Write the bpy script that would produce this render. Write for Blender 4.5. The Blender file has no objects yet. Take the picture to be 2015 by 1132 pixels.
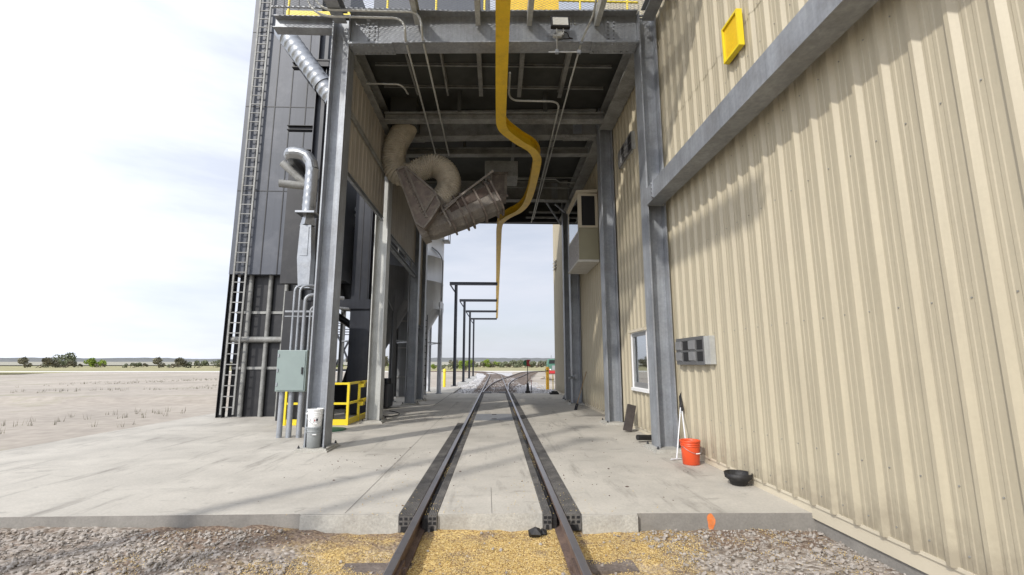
import bpy, math, random
import numpy as np
from mathutils import Vector, Matrix
random.seed(7); rng = np.random.default_rng(7)
S = bpy.context.scene
COL = S.collection
PI = math.pi
rad = math.radians

# ------------------------------------------------------------------ materials
def mat(name, color, rough=0.6,  metal=0.0, var=0.0, scale=3.0, streak=0.0, grime=None, gscale=1.2, gamt=0.5,
        smear=None, bump=0.0, bscale=40.0, fine=0.0, fscale=60.0, spec=0.5, rvar=0.0):
    m = bpy.data.materials.new(name); m.use_nodes = True
    nt = m.node_tree; N = nt.nodes; L = nt.links
    b = N['Principled BSDF']
    b.inputs['Roughness'].default_value = rough; b.inputs['Metallic'].default_value = metal
    b.inputs['Specular IOR Level'].default_value = spec
    tc = N.new('ShaderNodeTexCoord'); co = tc.outputs['Object']
    rgb = N.new('ShaderNodeRGB'); rgb.outputs[0].default_value = (*color, 1)
    cur = rgb.outputs[0]
    def noise(s, d=5, st=None, r=0.6):
        n = N.new('ShaderNodeTexNoise'); n.inputs['Scale'].default_value = s; n.inputs['Detail'].default_value = d
        n.inputs['Roughness'].default_value = r
        if st:
            mp = N.new('ShaderNodeMapping'); mp.inputs['Scale'].default_value = st
            L.new(co, mp.inputs['Vector']); L.new(mp.outputs[0], n.inputs['Vector'])
        else: L.new(co, n.inputs['Vector'])
        return n.outputs['Fac']
    def mulvar(cur, fac, amt):
        mr = N.new('ShaderNodeMapRange'); mr.inputs['From Min'].default_value = 0.28; mr.inputs['From Max'].default_value = 0.72
        mr.inputs['To Min'].default_value = 1 - amt; mr.inputs['To Max'].default_value = 1 + amt * 0.8
        L.new(fac, mr.inputs['Value'])
        mx = N.new('ShaderNodeMix'); mx.data_type = 'RGBA'; mx.blend_type = 'MULTIPLY'; mx.inputs[0].default_value = 1
        L.new(cur, mx.inputs[6]); L.new(mr.outputs[0], mx.inputs[7]); return mx.outputs[2]
    if var: cur = mulvar(cur, noise(scale), var)
    if streak: cur = mulvar(cur, noise(1.0, 4, (14, 14, 0.5)), streak)
    if fine: cur = mulvar(cur, noise(fscale, 2), fine)
    if grime:
        rp = N.new('ShaderNodeValToRGB'); rp.color_ramp.elements[0].position = 0.5; rp.color_ramp.elements[1].position = 0.72
        rp.color_ramp.elements[0].color = (0, 0, 0, 1); rp.color_ramp.elements[1].color = (gamt, gamt, gamt, 1)
        L.new(noise(gscale, 8, None, 0.68), rp.inputs[0])
        mx = N.new('ShaderNodeMix'); mx.data_type = 'RGBA'; L.new(rp.outputs[0], mx.inputs[0]); L.new(cur, mx.inputs[6])
        mx.inputs[7].default_value = (*grime, 1); cur = mx.outputs[2]
    if smear:      # spills, tyre smears and drips: (colour, amount, list of (scale, stretch, lo, hi))
        for sc_, st_, lo, hi in smear[2]:
            rp = N.new('ShaderNodeValToRGB'); rp.color_ramp.elements[0].position = lo; rp.color_ramp.elements[1].position = hi
            rp.color_ramp.elements[0].color = (0, 0, 0, 1); rp.color_ramp.elements[1].color = (smear[1],) * 3 + (1,)
            L.new(noise(sc_, 7, st_, .7), rp.inputs[0])
            mx = N.new('ShaderNodeMix'); mx.data_type = 'RGBA'; L.new(rp.outputs[0], mx.inputs[0]); L.new(cur, mx.inputs[6])
            mx.inputs[7].default_value = (*smear[0], 1); cur = mx.outputs[2]
    L.new(cur, b.inputs['Base Color'])
    if rvar:
        mr = N.new('ShaderNodeMapRange'); mr.inputs['To Min'].default_value = max(0.05, rough - rvar); mr.inputs['To Max'].default_value = min(1, rough + rvar)
        L.new(noise(scale * 2.3), mr.inputs['Value']); L.new(mr.outputs[0], b.inputs['Roughness'])
    if bump:
        bp = N.new('ShaderNodeBump'); bp.inputs['Strength'].default_value = bump; bp.inputs['Distance'].default_value = 0.02
        L.new(noise(bscale, 4), bp.inputs['Height']); L.new(bp.outputs[0], b.inputs['Normal'])
    return m

def cellmat(name, cols, scale, rough=0.6, extra=None, bump=0.6, dist=0.02, spec=0.3):
    """random colour per voronoi cell: gravel, corn kernels, ballast"""
    m = bpy.data.materials.new(name); m.use_nodes = True
    nt = m.node_tree; N = nt.nodes; L = nt.links; b = N['Principled BSDF']
    b.inputs['Roughness'].default_value = rough; b.inputs['Specular IOR Level'].default_value = spec
    tc = N.new('ShaderNodeTexCoord'); co = tc.outputs['Object']
    v = N.new('ShaderNodeTexVoronoi'); v.inputs['Scale'].default_value = scale; L.new(co, v.inputs['Vector'])
    sp = N.new('ShaderNodeSeparateColor'); L.new(v.outputs['Color'], sp.inputs[0])
    rp = N.new('ShaderNodeValToRGB'); cr = rp.color_ramp; cr.interpolation = 'LINEAR'
    while len(cr.elements) < len(cols): cr.elements.new(0.5)
    for i, c in enumerate(cols):
        cr.elements[i].position = i / (len(cols) - 1); cr.elements[i].color = (*c, 1)
    L.new(sp.outputs[0], rp.inputs[0]); cur = rp.outputs[0]
    if extra:   # (colour, noise scale, lo, hi)
        n = N.new('ShaderNodeTexNoise'); n.inputs['Scale'].default_value = extra[1]; n.inputs['Detail'].default_value = 8; n.inputs['Roughness'].default_value = 0.65
        L.new(co, n.inputs['Vector'])
        r2 = N.new('ShaderNodeValToRGB'); r2.color_ramp.elements[0].position = extra[2]; r2.color_ramp.elements[1].position = extra[3]
        L.new(n.outputs['Fac'], r2.inputs[0])
        mx = N.new('ShaderNodeMix'); mx.data_type = 'RGBA'; L.new(r2.outputs[0], mx.inputs[0]); L.new(cur, mx.inputs[6])
        mx.inputs[7].default_value = (*extra[0], 1); cur = mx.outputs[2]
    L.new(cur, b.inputs['Base Color'])
    if bump:
        bp = N.new('ShaderNodeBump'); bp.inputs['Strength'].default_value = bump; bp.inputs['Distance'].default_value = dist; bp.invert = True
        L.new(v.outputs['Distance'], bp.inputs['Height']); L.new(bp.outputs[0], b.inputs['Normal'])
    return m

M = {}
M['galv'] = mat('galvanised_steel', (.30, .315, .335), .48, .35, var=.22, scale=2.2, streak=.16, fine=.10, fscale=22, bump=.05, bscale=30, rvar=.12, grime=(.19, .185, .18), gscale=1.6, gamt=.45)
M['galv_warm'] = mat('pale_weathered_galvanised_steel', (.47, .475, .45), .55, .25, var=.16, scale=2, streak=.14, fine=.08, fscale=22, grime=(.25, .235, .21), gscale=1.5, gamt=.4)  # paler copy of the steel, base raised to paint sunlight on one column
M['galv_roof'] = mat('dusty_roof_steel', (.27, .27, .255), .65, .15, var=.3, scale=3, fine=.15, fscale=25, grime=(.10, .09, .08), gscale=2, gamt=.6)
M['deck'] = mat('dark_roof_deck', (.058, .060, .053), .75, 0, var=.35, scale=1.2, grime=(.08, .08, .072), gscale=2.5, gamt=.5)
M['bright_galv'] = mat('bright_sheet_metal', (.30, .31, .32), .32, .85, var=.18, scale=5, fine=.08, fscale=30, bump=.12, bscale=9, rvar=.1, grime=(.25, .24, .22), gscale=4, gamt=.35)
M['siding'] = mat('beige_painted_siding', (.42, .372, .268), .42, 0, var=.07, scale=1.0, streak=.09, grime=(.335, .295, .215), gscale=1.0, gamt=.5, smear=((.30, .26, .19), .5, [(1.0, (5, 5, .35), .60, .74)]), fine=.03, fscale=30, spec=.4)
M['siding_dim'] = mat('dusty_tan_siding', (.37, .335, .285), .55, 0, var=.12, scale=1.5, streak=.14, grime=(.26, .235, .19), gscale=1.6, gamt=.5)
def splash(m):      # dried mud and grain dust splashed up the foot of the cladding
    nt = m.node_tree; N = nt.nodes; L = nt.links; b = N['Principled BSDF']; src = b.inputs['Base Color'].links[0].from_socket
    co = N.new('ShaderNodeTexCoord').outputs['Object']; sx = N.new('ShaderNodeSeparateXYZ'); L.new(co, sx.inputs[0])
    n = N.new('ShaderNodeTexNoise'); n.inputs['Scale'].default_value = 4.5; n.inputs['Detail'].default_value = 9; n.inputs['Roughness'].default_value = .72; L.new(co, n.inputs['Vector'])
    a = N.new('ShaderNodeMapRange'); a.inputs['From Min'].default_value = .95; a.inputs['From Max'].default_value = .05; L.new(sx.outputs[2], a.inputs['Value'])
    p = N.new('ShaderNodeMath'); p.operation = 'MULTIPLY'; L.new(a.outputs[0], p.inputs[0]); L.new(n.outputs['Fac'], p.inputs[1])
    r = N.new('ShaderNodeMapRange'); r.inputs['From Min'].default_value = .26; r.inputs['From Max'].default_value = .50; r.inputs['To Max'].default_value = .62; L.new(p.outputs[0], r.inputs['Value'])
    x = N.new('ShaderNodeMix'); x.data_type = 'RGBA'; L.new(r.outputs[0], x.inputs[0]); L.new(src, x.inputs[6]); x.inputs[7].default_value = (.235, .20, .145, 1)
    L.new(x.outputs[2], b.inputs['Base Color'])
splash(M['siding'])
M['spout_rust_shade'] = mat('shaded_rusted_panel', (.075, .052, .042), .75, .1, var=.35, scale=4, grime=(.22, .19, .15), gscale=5, gamt=.6)  # rust brown, darkened to paint in the shade of the upper facet
M['white_siding'] = mat('white_painted_siding', (.60, .60, .595), .5, 0, var=.05, scale=.8, streak=.06, grime=(.52, .51, .49), gscale=.8, gamt=.5)
M['trim'] = mat('beige_trim', (.56, .50, .38), .45, 0, var=.05, scale=2)
M['conc'] = mat('slab_concrete', (.455, .424, .366), .82, 0, var=.15, scale=.8, fine=.09, fscale=32, grime=(.275, .255, .22), gscale=.62, gamt=.75, smear=((.185, .17, .145), .8, [(1.1, (2.6, .4, 1), .55, .72), (6.0, (1, .6, 1), .63, .72), (2.2, (.5, 1.6, 1), .59, .74), (14, (1, 1, 1), .70, .76)]), bump=.10, bscale=60)
M['conc_face'] = mat('raw_concrete', (.42, .405, .36), .9, 0, var=.14, scale=3, fine=.16, fscale=45, grime=(.22, .20, .17), gscale=2.5, gamt=.6, bump=.35, bscale=50)
M['conc_dark'] = mat('formed_concrete', (.24, .225, .20), .88, 0, var=.2, scale=2.5, fine=.10, fscale=45, grime=(.15, .14, .125), gscale=2, gamt=.6, bump=.2, bscale=50)
M['conc_grey'] = mat('grey_footing_concrete', (.36, .36, .35), .9, 0, var=.12, scale=3, fine=.1, fscale=30)
M['yellow'] = mat('yellow_enamel', (.72, .46, .012), .42, 0, var=.10, scale=3, grime=(.34, .20, .015), gscale=3.2, gamt=.45, fine=.05, fscale=30, smear=((.06, .05, .04), .8, [(7, (1, 1, 1), .70, .74)]))
M['safety'] = mat('safety_yellow', (.78, .60, .02), .4, 0, var=.08, scale=5, grime=(.45, .33, .03), gscale=5, gamt=.4)
M['navy'] = mat('dark_navy_paint', (.022, .025, .034), .38, 0, var=.2, scale=2, streak=.25, grime=(.05, .05, .055), gscale=2.4, gamt=.5)
M['bin'] = mat('slate_bin_paint', (.055, .062, .078), .5, 0, var=.14, scale=.7, streak=.10, grime=(.12, .125, .14), gscale=.9, gamt=.6)
M['black'] = mat('black_steel', (.012, .012, .014), .5, 0, var=.3, scale=3, grime=(.035, .033, .03), gscale=3, gamt=.5)
M['gantry'] = mat('blue_black_paint', (.010, .013, .022), .45, 0, var=.2, scale=4)
M['silo'] = mat('pale_silo_paint', (.58, .60, .63), .45, .1, var=.06, scale=1, streak=.08)
M['silo_dim'] = mat('grey_silo_paint', (.17, .175, .18), .5, .1, var=.12, scale=1, streak=.14)
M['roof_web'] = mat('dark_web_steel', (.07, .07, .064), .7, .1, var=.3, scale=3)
M['rubber'] = mat('crossing_rubber', (.115, .108, .10), .85, 0, var=.3, scale=4, fine=.35, fscale=55, grime=(.22, .205, .18), gscale=4, gamt=.7, bump=.5, bscale=70)
M['blackrubber'] = mat('black_rubber', (.014, .013, .013), .6, 0, var=.4, scale=9, grime=(.05, .045, .04), gscale=9, gamt=.5, bump=.3, bscale=40)
M['railtop'] = mat('worn_rail_steel', (.27, .255, .26), .34, .7, var=.2, scale=6, grime=(.12, .09, .075), gscale=6, gamt=.4)
M['rust'] = mat('rusty_rail_steel', (.125, .085, .068), .75, .2, var=.3, scale=6, fine=.25, fscale=50, grime=(.20, .135, .09), gscale=6, gamt=.6)
M['tie'] = mat('weathered_tie_wood', (.15, .12, .10), .9, 0, var=.3, scale=5, streak=.0, fine=.3, fscale=40, grime=(.24, .21, .18), gscale=5, gamt=.5)
M['hose'] = mat('dusty_canvas_hose', (.47, .42, .335), .85, 0, var=.2, scale=4, grime=(.16, .135, .105), gscale=3, gamt=.5, fine=.12, fscale=30)
M['spout'] = mat('dusty_spout_steel', (.185, .165, .145), .75, .05, var=.3, scale=3.5, fine=.2, fscale=30, grime=(.36, .32, .255), gscale=4.5, gamt=.6, rvar=.1)
M['spout_brown'] = mat('rusted_spout_steel', (.165, .135, .118), .7, .2, var=.35, scale=4, grime=(.34, .30, .24), gscale=5, gamt=.75)
M['wht'] = mat('white_plastic', (.80, .80, .78), .4, 0, var=.03, scale=6, grime=(.55, .53, .48), gscale=9, gamt=.35)
M['greyplastic'] = mat('grey_plastic', (.26, .275, .275), .45, 0, var=.06, scale=6, grime=(.16, .16, .15), gscale=9, gamt=.4)
M['orange'] = mat('orange_plastic', (.70, .085, .022), .4, 0, var=.06, scale=6, grime=(.42, .06, .03), gscale=9, gamt=.35)
M['green'] = mat('green_lid_plastic', (.05, .15, .085), .55, 0, var=.15, scale=8)
M['cabinet'] = mat('sage_grey_enamel', (.22, .27, .255), .45, 0, var=.06, scale=3)
M['osb'] = mat('whitewashed_chipboard', (.47, .455, .45), .7, 0, var=.2, scale=9, fine=.25, fscale=26, grime=(.28, .265, .265), gscale=11, gamt=.6)
M['booth'] = mat('khaki_panel', (.30, .28, .19), .6, 0, var=.06, scale=2)
M['booth_wht'] = mat('offwhite_panel', (.62, .60, .55), .6, 0, var=.06, scale=3, grime=(.4, .38, .33), gscale=4, gamt=.4)
M['frame_wht'] = mat('white_window_frame', (.80, .80, .79), .4, 0)
M['dark'] = mat('dark_interior', (.012, .012, .013), .8, 0)
M['metalgrey'] = mat('grey_damper_metal', (.33, .33, .33), .4, .5, var=.1, scale=8)
M['darkwood'] = mat('dark_stained_plank', (.055, .045, .040), .75, 0, var=.3, scale=8, fine=.2, fscale=40)
M['wood'] = mat('wood_handle', (.35, .24, .13), .6, 0, var=.2, scale=9)
M['alu'] = mat('white_aluminium', (.72, .73, .74), .35, .3)
M['lens'] = mat('frosted_lamp_lens', (.70, .69, .62), .3, 0, var=.06, scale=20)
M['paint'] = mat('orange_marking_paint', (.70, .20, .05), .8, 0, var=.2, scale=20, grime=(.42, .30, .2), gscale=16, gamt=.7)
M['label'] = mat('printed_label_ink', (.03, .03, .035), .5, 0)
M['labelred'] = mat('red_label_ink', (.35, .04, .04), .5, 0)
M['red'] = mat('red_enamel', (.42, .02, .022), .4, 0, var=.1, scale=8)
M['tgreen'] = mat('green_enamel', (.012, .16, .06), .4, 0, var=.1, scale=8)
M['cabgreen'] = mat('pale_green_cab_paint', (.065, .165, .115), .45, 0, var=.1, scale=6)
M['orangebollard'] = mat('orange_yellow_paint', (.75, .40, .02), .5, 0, var=.1, scale=8)
M['leaf_a'] = mat('grey_green_leaves', (.15, .165, .10), .7, 0, var=.35, scale=1.6, spec=.2)
M['leaf_b'] = mat('spring_green_leaves', (.20, .27, .045), .7, 0, var=.3, scale=1.6, spec=.2)
M['leaf_c'] = mat('olive_brown_leaves', (.18, .17, .12), .75, 0, var=.35, scale=1.6, spec=.2)
M['bark'] = mat('bark', (.10, .08, .06), .9, 0, var=.3, scale=6)
M['gravel'] = cellmat('grey_gravel', [(.16, .15, .14), (.33, .32, .31), (.42, .41, .40), (.52, .51, .50)], 22, .85, ((.26, .23, .19), .35, .5, .75), 1.0, .04)
M['ballast'] = cellmat('pale_ballast', [(.30, .29, .285), (.46, .45, .445), (.55, .54, .535), (.64, .63, .625)], 13, .85, ((.30, .27, .24), .4, .5, .8), 1.0, .05)
M['stone'] = mat('crushed_limestone', (.33, .298, .262), .85, 0, var=.35, scale=16, fine=.15, fscale=80, grime=(.21, .155, .105), gscale=5, gamt=.9)
M['corn'] = cellmat('yellow_corn', [(.24, .13, .05), (.48, .32, .10), (.63, .455, .15), (.71, .56, .26), (.64, .53, .34)], 95, .5, None, 0, .02, .4)
M['cornbed'] = cellmat('corn_and_dirt', [(.14, .08, .04), (.44, .28, .08), (.60, .41, .11), (.66, .49, .19)], 80, .75, ((.17, .125, .095), 3.2, .50, .68), 1.0, .012)
def apron_mat():
    m = bpy.data.materials.new('gravel_corn_and_dirt'); m.use_nodes = True; nt = m.node_tree; N = nt.nodes; L = nt.links; b = N['Principled BSDF']
    b.inputs['Roughness'].default_value = .85; b.inputs['Specular IOR Level'].default_value = .25
    co = N.new('ShaderNodeTexCoord').outputs['Object']
    def cells(scale, cols):
        v = N.new('ShaderNodeTexVoronoi'); v.inputs['Scale'].default_value = scale; L.new(co, v.inputs['Vector'])
        sp = N.new('ShaderNodeSeparateColor'); L.new(v.outputs['Color'], sp.inputs[0]); r = N.new('ShaderNodeValToRGB'); cr = r.color_ramp
        while len(cr.elements) < len(cols): cr.elements.new(.5)
        for i, c in enumerate(cols): cr.elements[i].position = i / (len(cols) - 1); cr.elements[i].color = (*c, 1)
        L.new(sp.outputs[0], r.inputs[0]); return r.outputs[0], v.outputs['Distance']
    def mth(op, a, c=None, clamp=False):
        n = N.new('ShaderNodeMath'); n.operation = op; n.use_clamp = clamp
        for i, q in enumerate((a, c)):
            if q is None: continue
            if isinstance(q, (int, float)): n.inputs[i].default_value = q
            else: L.new(q, n.inputs[i])
        return n.outputs[0]
    def noise(s):
        n = N.new('ShaderNodeTexNoise'); n.inputs['Scale'].default_value = s; n.inputs['Detail'].default_value = 8; n.inputs['Roughness'].default_value = .7; L.new(co, n.inputs['Vector']); return n.outputs['Fac']
    def mix(f, a, c):
        n = N.new('ShaderNodeMix'); n.data_type = 'RGBA'; L.new(f, n.inputs[0]); L.new(a, n.inputs[6]); L.new(c, n.inputs[7]); return n.outputs[2]
    sx = N.new('ShaderNodeSeparateXYZ'); L.new(co, sx.inputs[0]); X, Y = sx.outputs[0], sx.outputs[1]
    g, gd = cells(24, [(.13, .105, .08), (.235, .20, .165), (.33, .29, .25), (.43, .39, .345)])
    c, cdist = cells(85, [(.15, .08, .04), (.38, .25, .09), (.56, .40, .15), (.62, .48, .24)])
    d, dd = cells(60, [(.11, .075, .055), (.16, .115, .085), (.21, .155, .115), (.29, .225, .165)])
    ax = mth('ABSOLUTE', mth('SUBTRACT', X, .08))
    n1 = mth('MULTIPLY', mth('SUBTRACT', noise(1.7), .5), 4.2)
    fc = mth('MULTIPLY', mth('SUBTRACT', 2.0, mth('ADD', ax, n1)), 1.0, True)
    fd = mth('MULTIPLY', mth('SUBTRACT', mth('ADD', Y, mth('MULTIPLY', mth('SUBTRACT', noise(2.6), .5), 2.2)), 4.72), 4.0, True)
    fd = mth('MULTIPLY', fd, mth('LESS_THAN', ax, 3.6)); fp = mth('MULTIPLY', mth('SUBTRACT', noise(3.6), .52), 9, True)
    col = mix(fd, g, d); col = mix(fc, col, c); col = mix(mth('MULTIPLY', fp, .8), col, d)
    L.new(col, b.inputs['Base Color'])
    bp = N.new('ShaderNodeBump'); bp.inputs['Strength'].default_value = .8; bp.inputs['Distance'].default_value = .015; bp.invert = True
    L.new(gd, bp.inputs['Height']); L.new(bp.outputs[0], b.inputs['Normal']); return m
M['apron'] = apron_mat()
M['dirt'] = mat('trampled_brown_dirt', (.235, .18, .125), .95, 0, var=.3, scale=1.5, fine=.25, fscale=40, grime=(.34, .29, .22), gscale=1.3, gamt=.6, bump=.6, bscale=30)
M['dirt_far'] = mat('graded_dirt', (.37, .325, .27), .95, 0, var=.22, scale=.12, grime=(.26, .22, .165), gscale=.1, gamt=.7, smear=((.22, .22, .12), .55, [(.25, (1, 1, 1), .56, .68), (.5, (.05, 1.2, 1), .58, .7)]), fine=.15, fscale=2.5, bump=.4, bscale=1.5)
M['road'] = mat('white_gravel_road', (.62, .60, .56), .95, 0, var=.06, scale=.2, fine=.06, fscale=3)
M['grass'] = mat('dry_spring_grass', (.30, .27, .135), .95, 0, var=.22, scale=.03, grime=(.17, .20, .075), gscale=.022, gamt=.75, fine=.2, fscale=.6)
M['field'] = mat('pale_far_field', (.30, .285, .22), .95, 0, var=.15, scale=.004)
M['hill'] = mat('wooded_hill', (.125, .13, .125), .95, 0, var=.3, scale=.02)

def glassmat(name, tint=(.8, .85, .86), t=.45):
    m = bpy.data.materials.new(name); m.use_nodes = True; nt = m.node_tree; N = nt.nodes; L = nt.links
    out = N['Material Output']; N.remove(N['Principled BSDF'])
    g = N.new('ShaderNodeBsdfGlossy'); g.inputs['Roughness'].default_value = .03; g.inputs['Color'].default_value = (.92, .95, .96, 1)
    tr = N.new('ShaderNodeBsdfTransparent'); tr.inputs['Color'].default_value = (*tint, 1)
    lw = N.new('ShaderNodeLayerWeight'); lw.inputs['Blend'].default_value = .35
    mr = N.new('ShaderNodeMapRange'); mr.inputs['To Min'].default_value = t; mr.inputs['To Max'].default_value = 1.0
    L.new(lw.outputs['Fresnel'], mr.inputs['Value'])
    mx = N.new('ShaderNodeMixShader'); L.new(mr.outputs[0], mx.inputs[0]); L.new(tr.outputs[0], mx.inputs[1]); L.new(g.outputs[0], mx.inputs[2])
    L.new(mx.outputs[0], out.inputs['Surface']); return m
M['glass'] = glassmat('window_glass')

# ------------------------------------------------------------------ mesh builder
class MB:
    def __init__(s): s.v = []; s.f = []; s.sm = []
    def add(s, vs, fs, smooth=False):
        o = len(s.v); s.v += [tuple(p) for p in vs]
        s.f += [tuple(i + o for i in f) for f in fs]; s.sm += [smooth] * len(fs)
    def box(s, x0, x1, y0, y1, z0, z1, mtx=None):
        vs = [Vector((x, y, z)) for z in (z0, z1) for y in (y0, y1) for x in (x0, x1)]
        if mtx: vs = [mtx @ p for p in vs]
        s.add(vs, [(0, 2, 3, 1), (4, 5, 7, 6), (0, 1, 5, 4), (1, 3, 7, 5), (3, 2, 6, 7), (2, 0, 4, 6)]); return s
    def bar(s, a, b, w, h, up=(0, 0, 1)):
        m, L = frame(a, b, up); s.box(-w / 2, w / 2, 0, L, -h / 2, h / 2, m); return s
    def ibeam(s, a, b, d, w, tf=.022, tw=.014, up=(0, 0, 1)):
        m, L = frame(a, b, up)
        s.box(-w / 2, w / 2, 0, L, -d / 2, -d / 2 + tf, m); s.box(-w / 2, w / 2, 0, L, d / 2 - tf, d / 2, m)
        s.box(-tw / 2, tw / 2, 0, L, -d / 2 + tf, d / 2 - tf, m); return s
    def channel(s, a, b, d, w, t=.014, up=(0, 0, 1), side=1):
        m, L = frame(a, b, up)
        s.box(-t / 2, t / 2, 0, L, -d / 2, d / 2, m)
        x0, x1 = (t / 2, w) if side > 0 else (-w, -t / 2)
        s.box(x0, x1, 0, L, -d / 2, -d / 2 + t, m); s.box(x0, x1, 0, L, d / 2 - t, d / 2, m); return s
    def prism(s, poly, y0, y1, mtx=None):     # polygon in XZ extruded along Y
        n = len(poly)
        vs = [Vector((x, y0, z)) for x, z in poly] + [Vector((x, y1, z)) for x, z in poly]
        if mtx: vs = [mtx @ p for p in vs]
        s.add(vs, [tuple(range(n)), tuple(range(2 * n - 1, n - 1, -1))] + [(i, i + n, (i + 1) % n + n, (i + 1) % n) for i in range(n)]); return s
    def lathe(s, prof, c=(0, 0, 0), n=24, smooth=True, capb=True, capt=True):
        vs = []; k = len(prof)
        for i in range(n):
            a = 2 * PI * i / n
            for r, z in prof: vs.append((c[0] + r * math.cos(a), c[1] + r * math.sin(a), c[2] + z))
        fs = [(i * k + j, ((i + 1) % n) * k + j, ((i + 1) % n) * k + j + 1, i * k + j + 1) for i in range(n) for j in range(k - 1)]
        s.add(vs, fs, smooth)
        if capb: s.add([vs[i * k] for i in range(n)], [tuple(range(n - 1, -1, -1))])
        if capt: s.add([vs[i * k + k - 1] for i in range(n)], [tuple(range(n))])
        return s
    def tube(s, pts, r, n=8, smooth=True, caps=True):
        pts = [Vector(p) for p in pts]; R = r if callable(r) else (lambda i: r)
        t0 = (pts[1] - pts[0]).normalized(); u = t0.orthogonal().normalized(); vs = []
        for i, p in enumerate(pts):
            t = ((pts[min(i + 1, len(pts) - 1)] - pts[max(i - 1, 0)])).normalized()
            u = (u - t * u.dot(t)).normalized(); w = t.cross(u)
            vs += [p + (u * math.cos(2 * PI * k / n) + w * math.sin(2 * PI * k / n)) * R(i) for k in range(n)]
        fs = [(i * n + k, i * n + (k + 1) % n, (i + 1) * n + (k + 1) % n, (i + 1) * n + k) for i in range(len(pts) - 1) for k in range(n)]
        s.add(vs, fs, smooth)
        if caps: s.add(vs[:n], [tuple(range(n - 1, -1, -1))]); s.add(vs[-n:], [tuple(range(n))])
        return s
    def sweep(s, prof, pts, up=(0, 0, 1)):   # closed profile (side, height) along a path
        pts = [Vector(p) for p in pts]; n = len(prof); vs = []; up = Vector(up)
        for i, p in enumerate(pts):
            a = (pts[i] - pts[i - 1]).normalized() if i else (pts[1] - pts[0]).normalized()
            b = (pts[i + 1] - pts[i]).normalized() if i < len(pts) - 1 else a
            t = (a + b).normalized(); sd = t.cross(up).normalized(); k = 1 / max(.5, t.dot(a))
            vs += [p + sd * x * k + up * z for x, z in prof]
        fs = [(i * n + k, i * n + (k + 1) % n, (i + 1) * n + (k + 1) % n, (i + 1) * n + k) for i in range(len(pts) - 1) for k in range(n)]
        s.add(vs, fs); s.add(vs[:n], [tuple(range(n - 1, -1, -1))]); s.add(vs[-n:], [tuple(range(n))]); return s
    def build(s, name, m, parent=None, label=None, kind=None, bevel=0):
        me = bpy.data.meshes.new(name); me.from_pydata(s.v, [], s.f)
        me.polygons.foreach_set('use_smooth', s.sm); me.materials.append(m if not isinstance(m, str) else M[m]); me.update()
        o = bpy.data.objects.new(name, me); COL.objects.link(o)
        if parent: o.parent = parent; o.matrix_parent_inverse = Matrix.Translation(-Vector(wloc(parent)))
        if label: o['label'] = label
        if kind: o['kind'] = kind
        if bevel:
            b = o.modifiers.new('bevel', 'BEVEL'); b.width = bevel; b.segments = 2; b.limit_method = 'ANGLE'
        return o
def wloc(o):
    return Vector(o.location)
def frame(a, b, up=(0, 0, 1)):
    a = Vector(a); b = Vector(b); y = (b - a); L = y.length; y.normalize(); u = Vector(up)
    x = y.cross(u).normalized(); z = x.cross(y)
    return Matrix(((x.x, y.x, z.x, a.x), (x.y, y.y, z.y, a.y), (x.z, y.z, z.z, a.z), (0, 0, 0, 1))), L
def smooth_path(pts, n=8):
    P = [Vector(p) for p in pts]; P = [2 * P[0] - P[1]] + P + [2 * P[-1] - P[-2]]; out = []
    for i in range(1, len(P) - 2):
        a, b, c, d = P[i - 1:i + 3]
        for k in range(n):
            t = k / n
            out.append(.5 * ((2 * b) + (c - a) * t + (2 * a - 5 * b + 4 * c - d) * t * t + (3 * b - 3 * c + d - a) * t ** 3))
    return out + [P[-2]]
def tag(o, label, cat, group=None, kind=None):
    o['label'] = label; o['category'] = cat
    if group: o['group'] = group
    if kind: o['kind'] = kind
    return o
def thing(name, label, cat, loc=(0, 0, 0), group=None):
    o = bpy.data.objects.new(name, None); COL.objects.link(o); o.location = loc; o.empty_display_size = .2
    return tag(o, label, cat, group)
def copy_tree(o, parent=None):
    c = o.copy(); COL.objects.link(c)
    if parent: c.parent = parent
    for ch in [k for k in bpy.data.objects if k.parent == o]: copy_tree(ch, c)
    return c
def nmesh(name, V, F, m, kind=None, smooth=False):
    me = bpy.data.meshes.new(name); V = np.asarray(V, np.float32); F = np.asarray(F, np.int32)
    me.vertices.add(len(V)); me.vertices.foreach_set('co', V.ravel())
    k = F.shape[1]; me.loops.add(F.size); me.loops.foreach_set('vertex_index', F.ravel())
    me.polygons.add(len(F)); me.polygons.foreach_set('loop_start', np.arange(0, F.size, k, dtype=np.int32))
    me.polygons.foreach_set('use_smooth', np.full(len(F), smooth)); me.materials.append(M[m]); me.update(calc_edges=True); me.validate()
    o = bpy.data.objects.new(name, me); COL.objects.link(o)
    if kind: o['kind'] = kind
    return o

# ------------------------------------------------------------------ light, sky, camera
cd = bpy.data.cameras.new('camera'); cam = bpy.data.objects.new('camera', cd); COL.objects.link(cam); S.camera = cam
cd.sensor_fit = 'HORIZONTAL'; cd.sensor_width = 36; cd.lens = 916 / 2015 * 36; cd.clip_start = .05; cd.clip_end = 20000
cam.location = (.055, 0, 1.586); cam.rotation_euler = (rad(90 + 9.24), 0, rad(-1.95))
AZ, EL = rad(39), rad(37)
sd = bpy.data.lights.new('sun', 'SUN'); sun = bpy.data.objects.new('sun', sd); COL.objects.link(sun)
sd.energy = 3.15; sd.angle = rad(1.2); sd.color = (1, .955, .89)
sun.rotation_euler = Vector((math.sin(AZ) * math.cos(EL), math.cos(AZ) * math.cos(EL), -math.sin(EL))).to_track_quat('-Z', 'Y').to_euler()
sun.location = (-20, -25, 30)
w = bpy.data.worlds.new('World'); S.world = w; w.use_nodes = True
nt = w.node_tree; N = nt.nodes; L = nt.links
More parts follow.
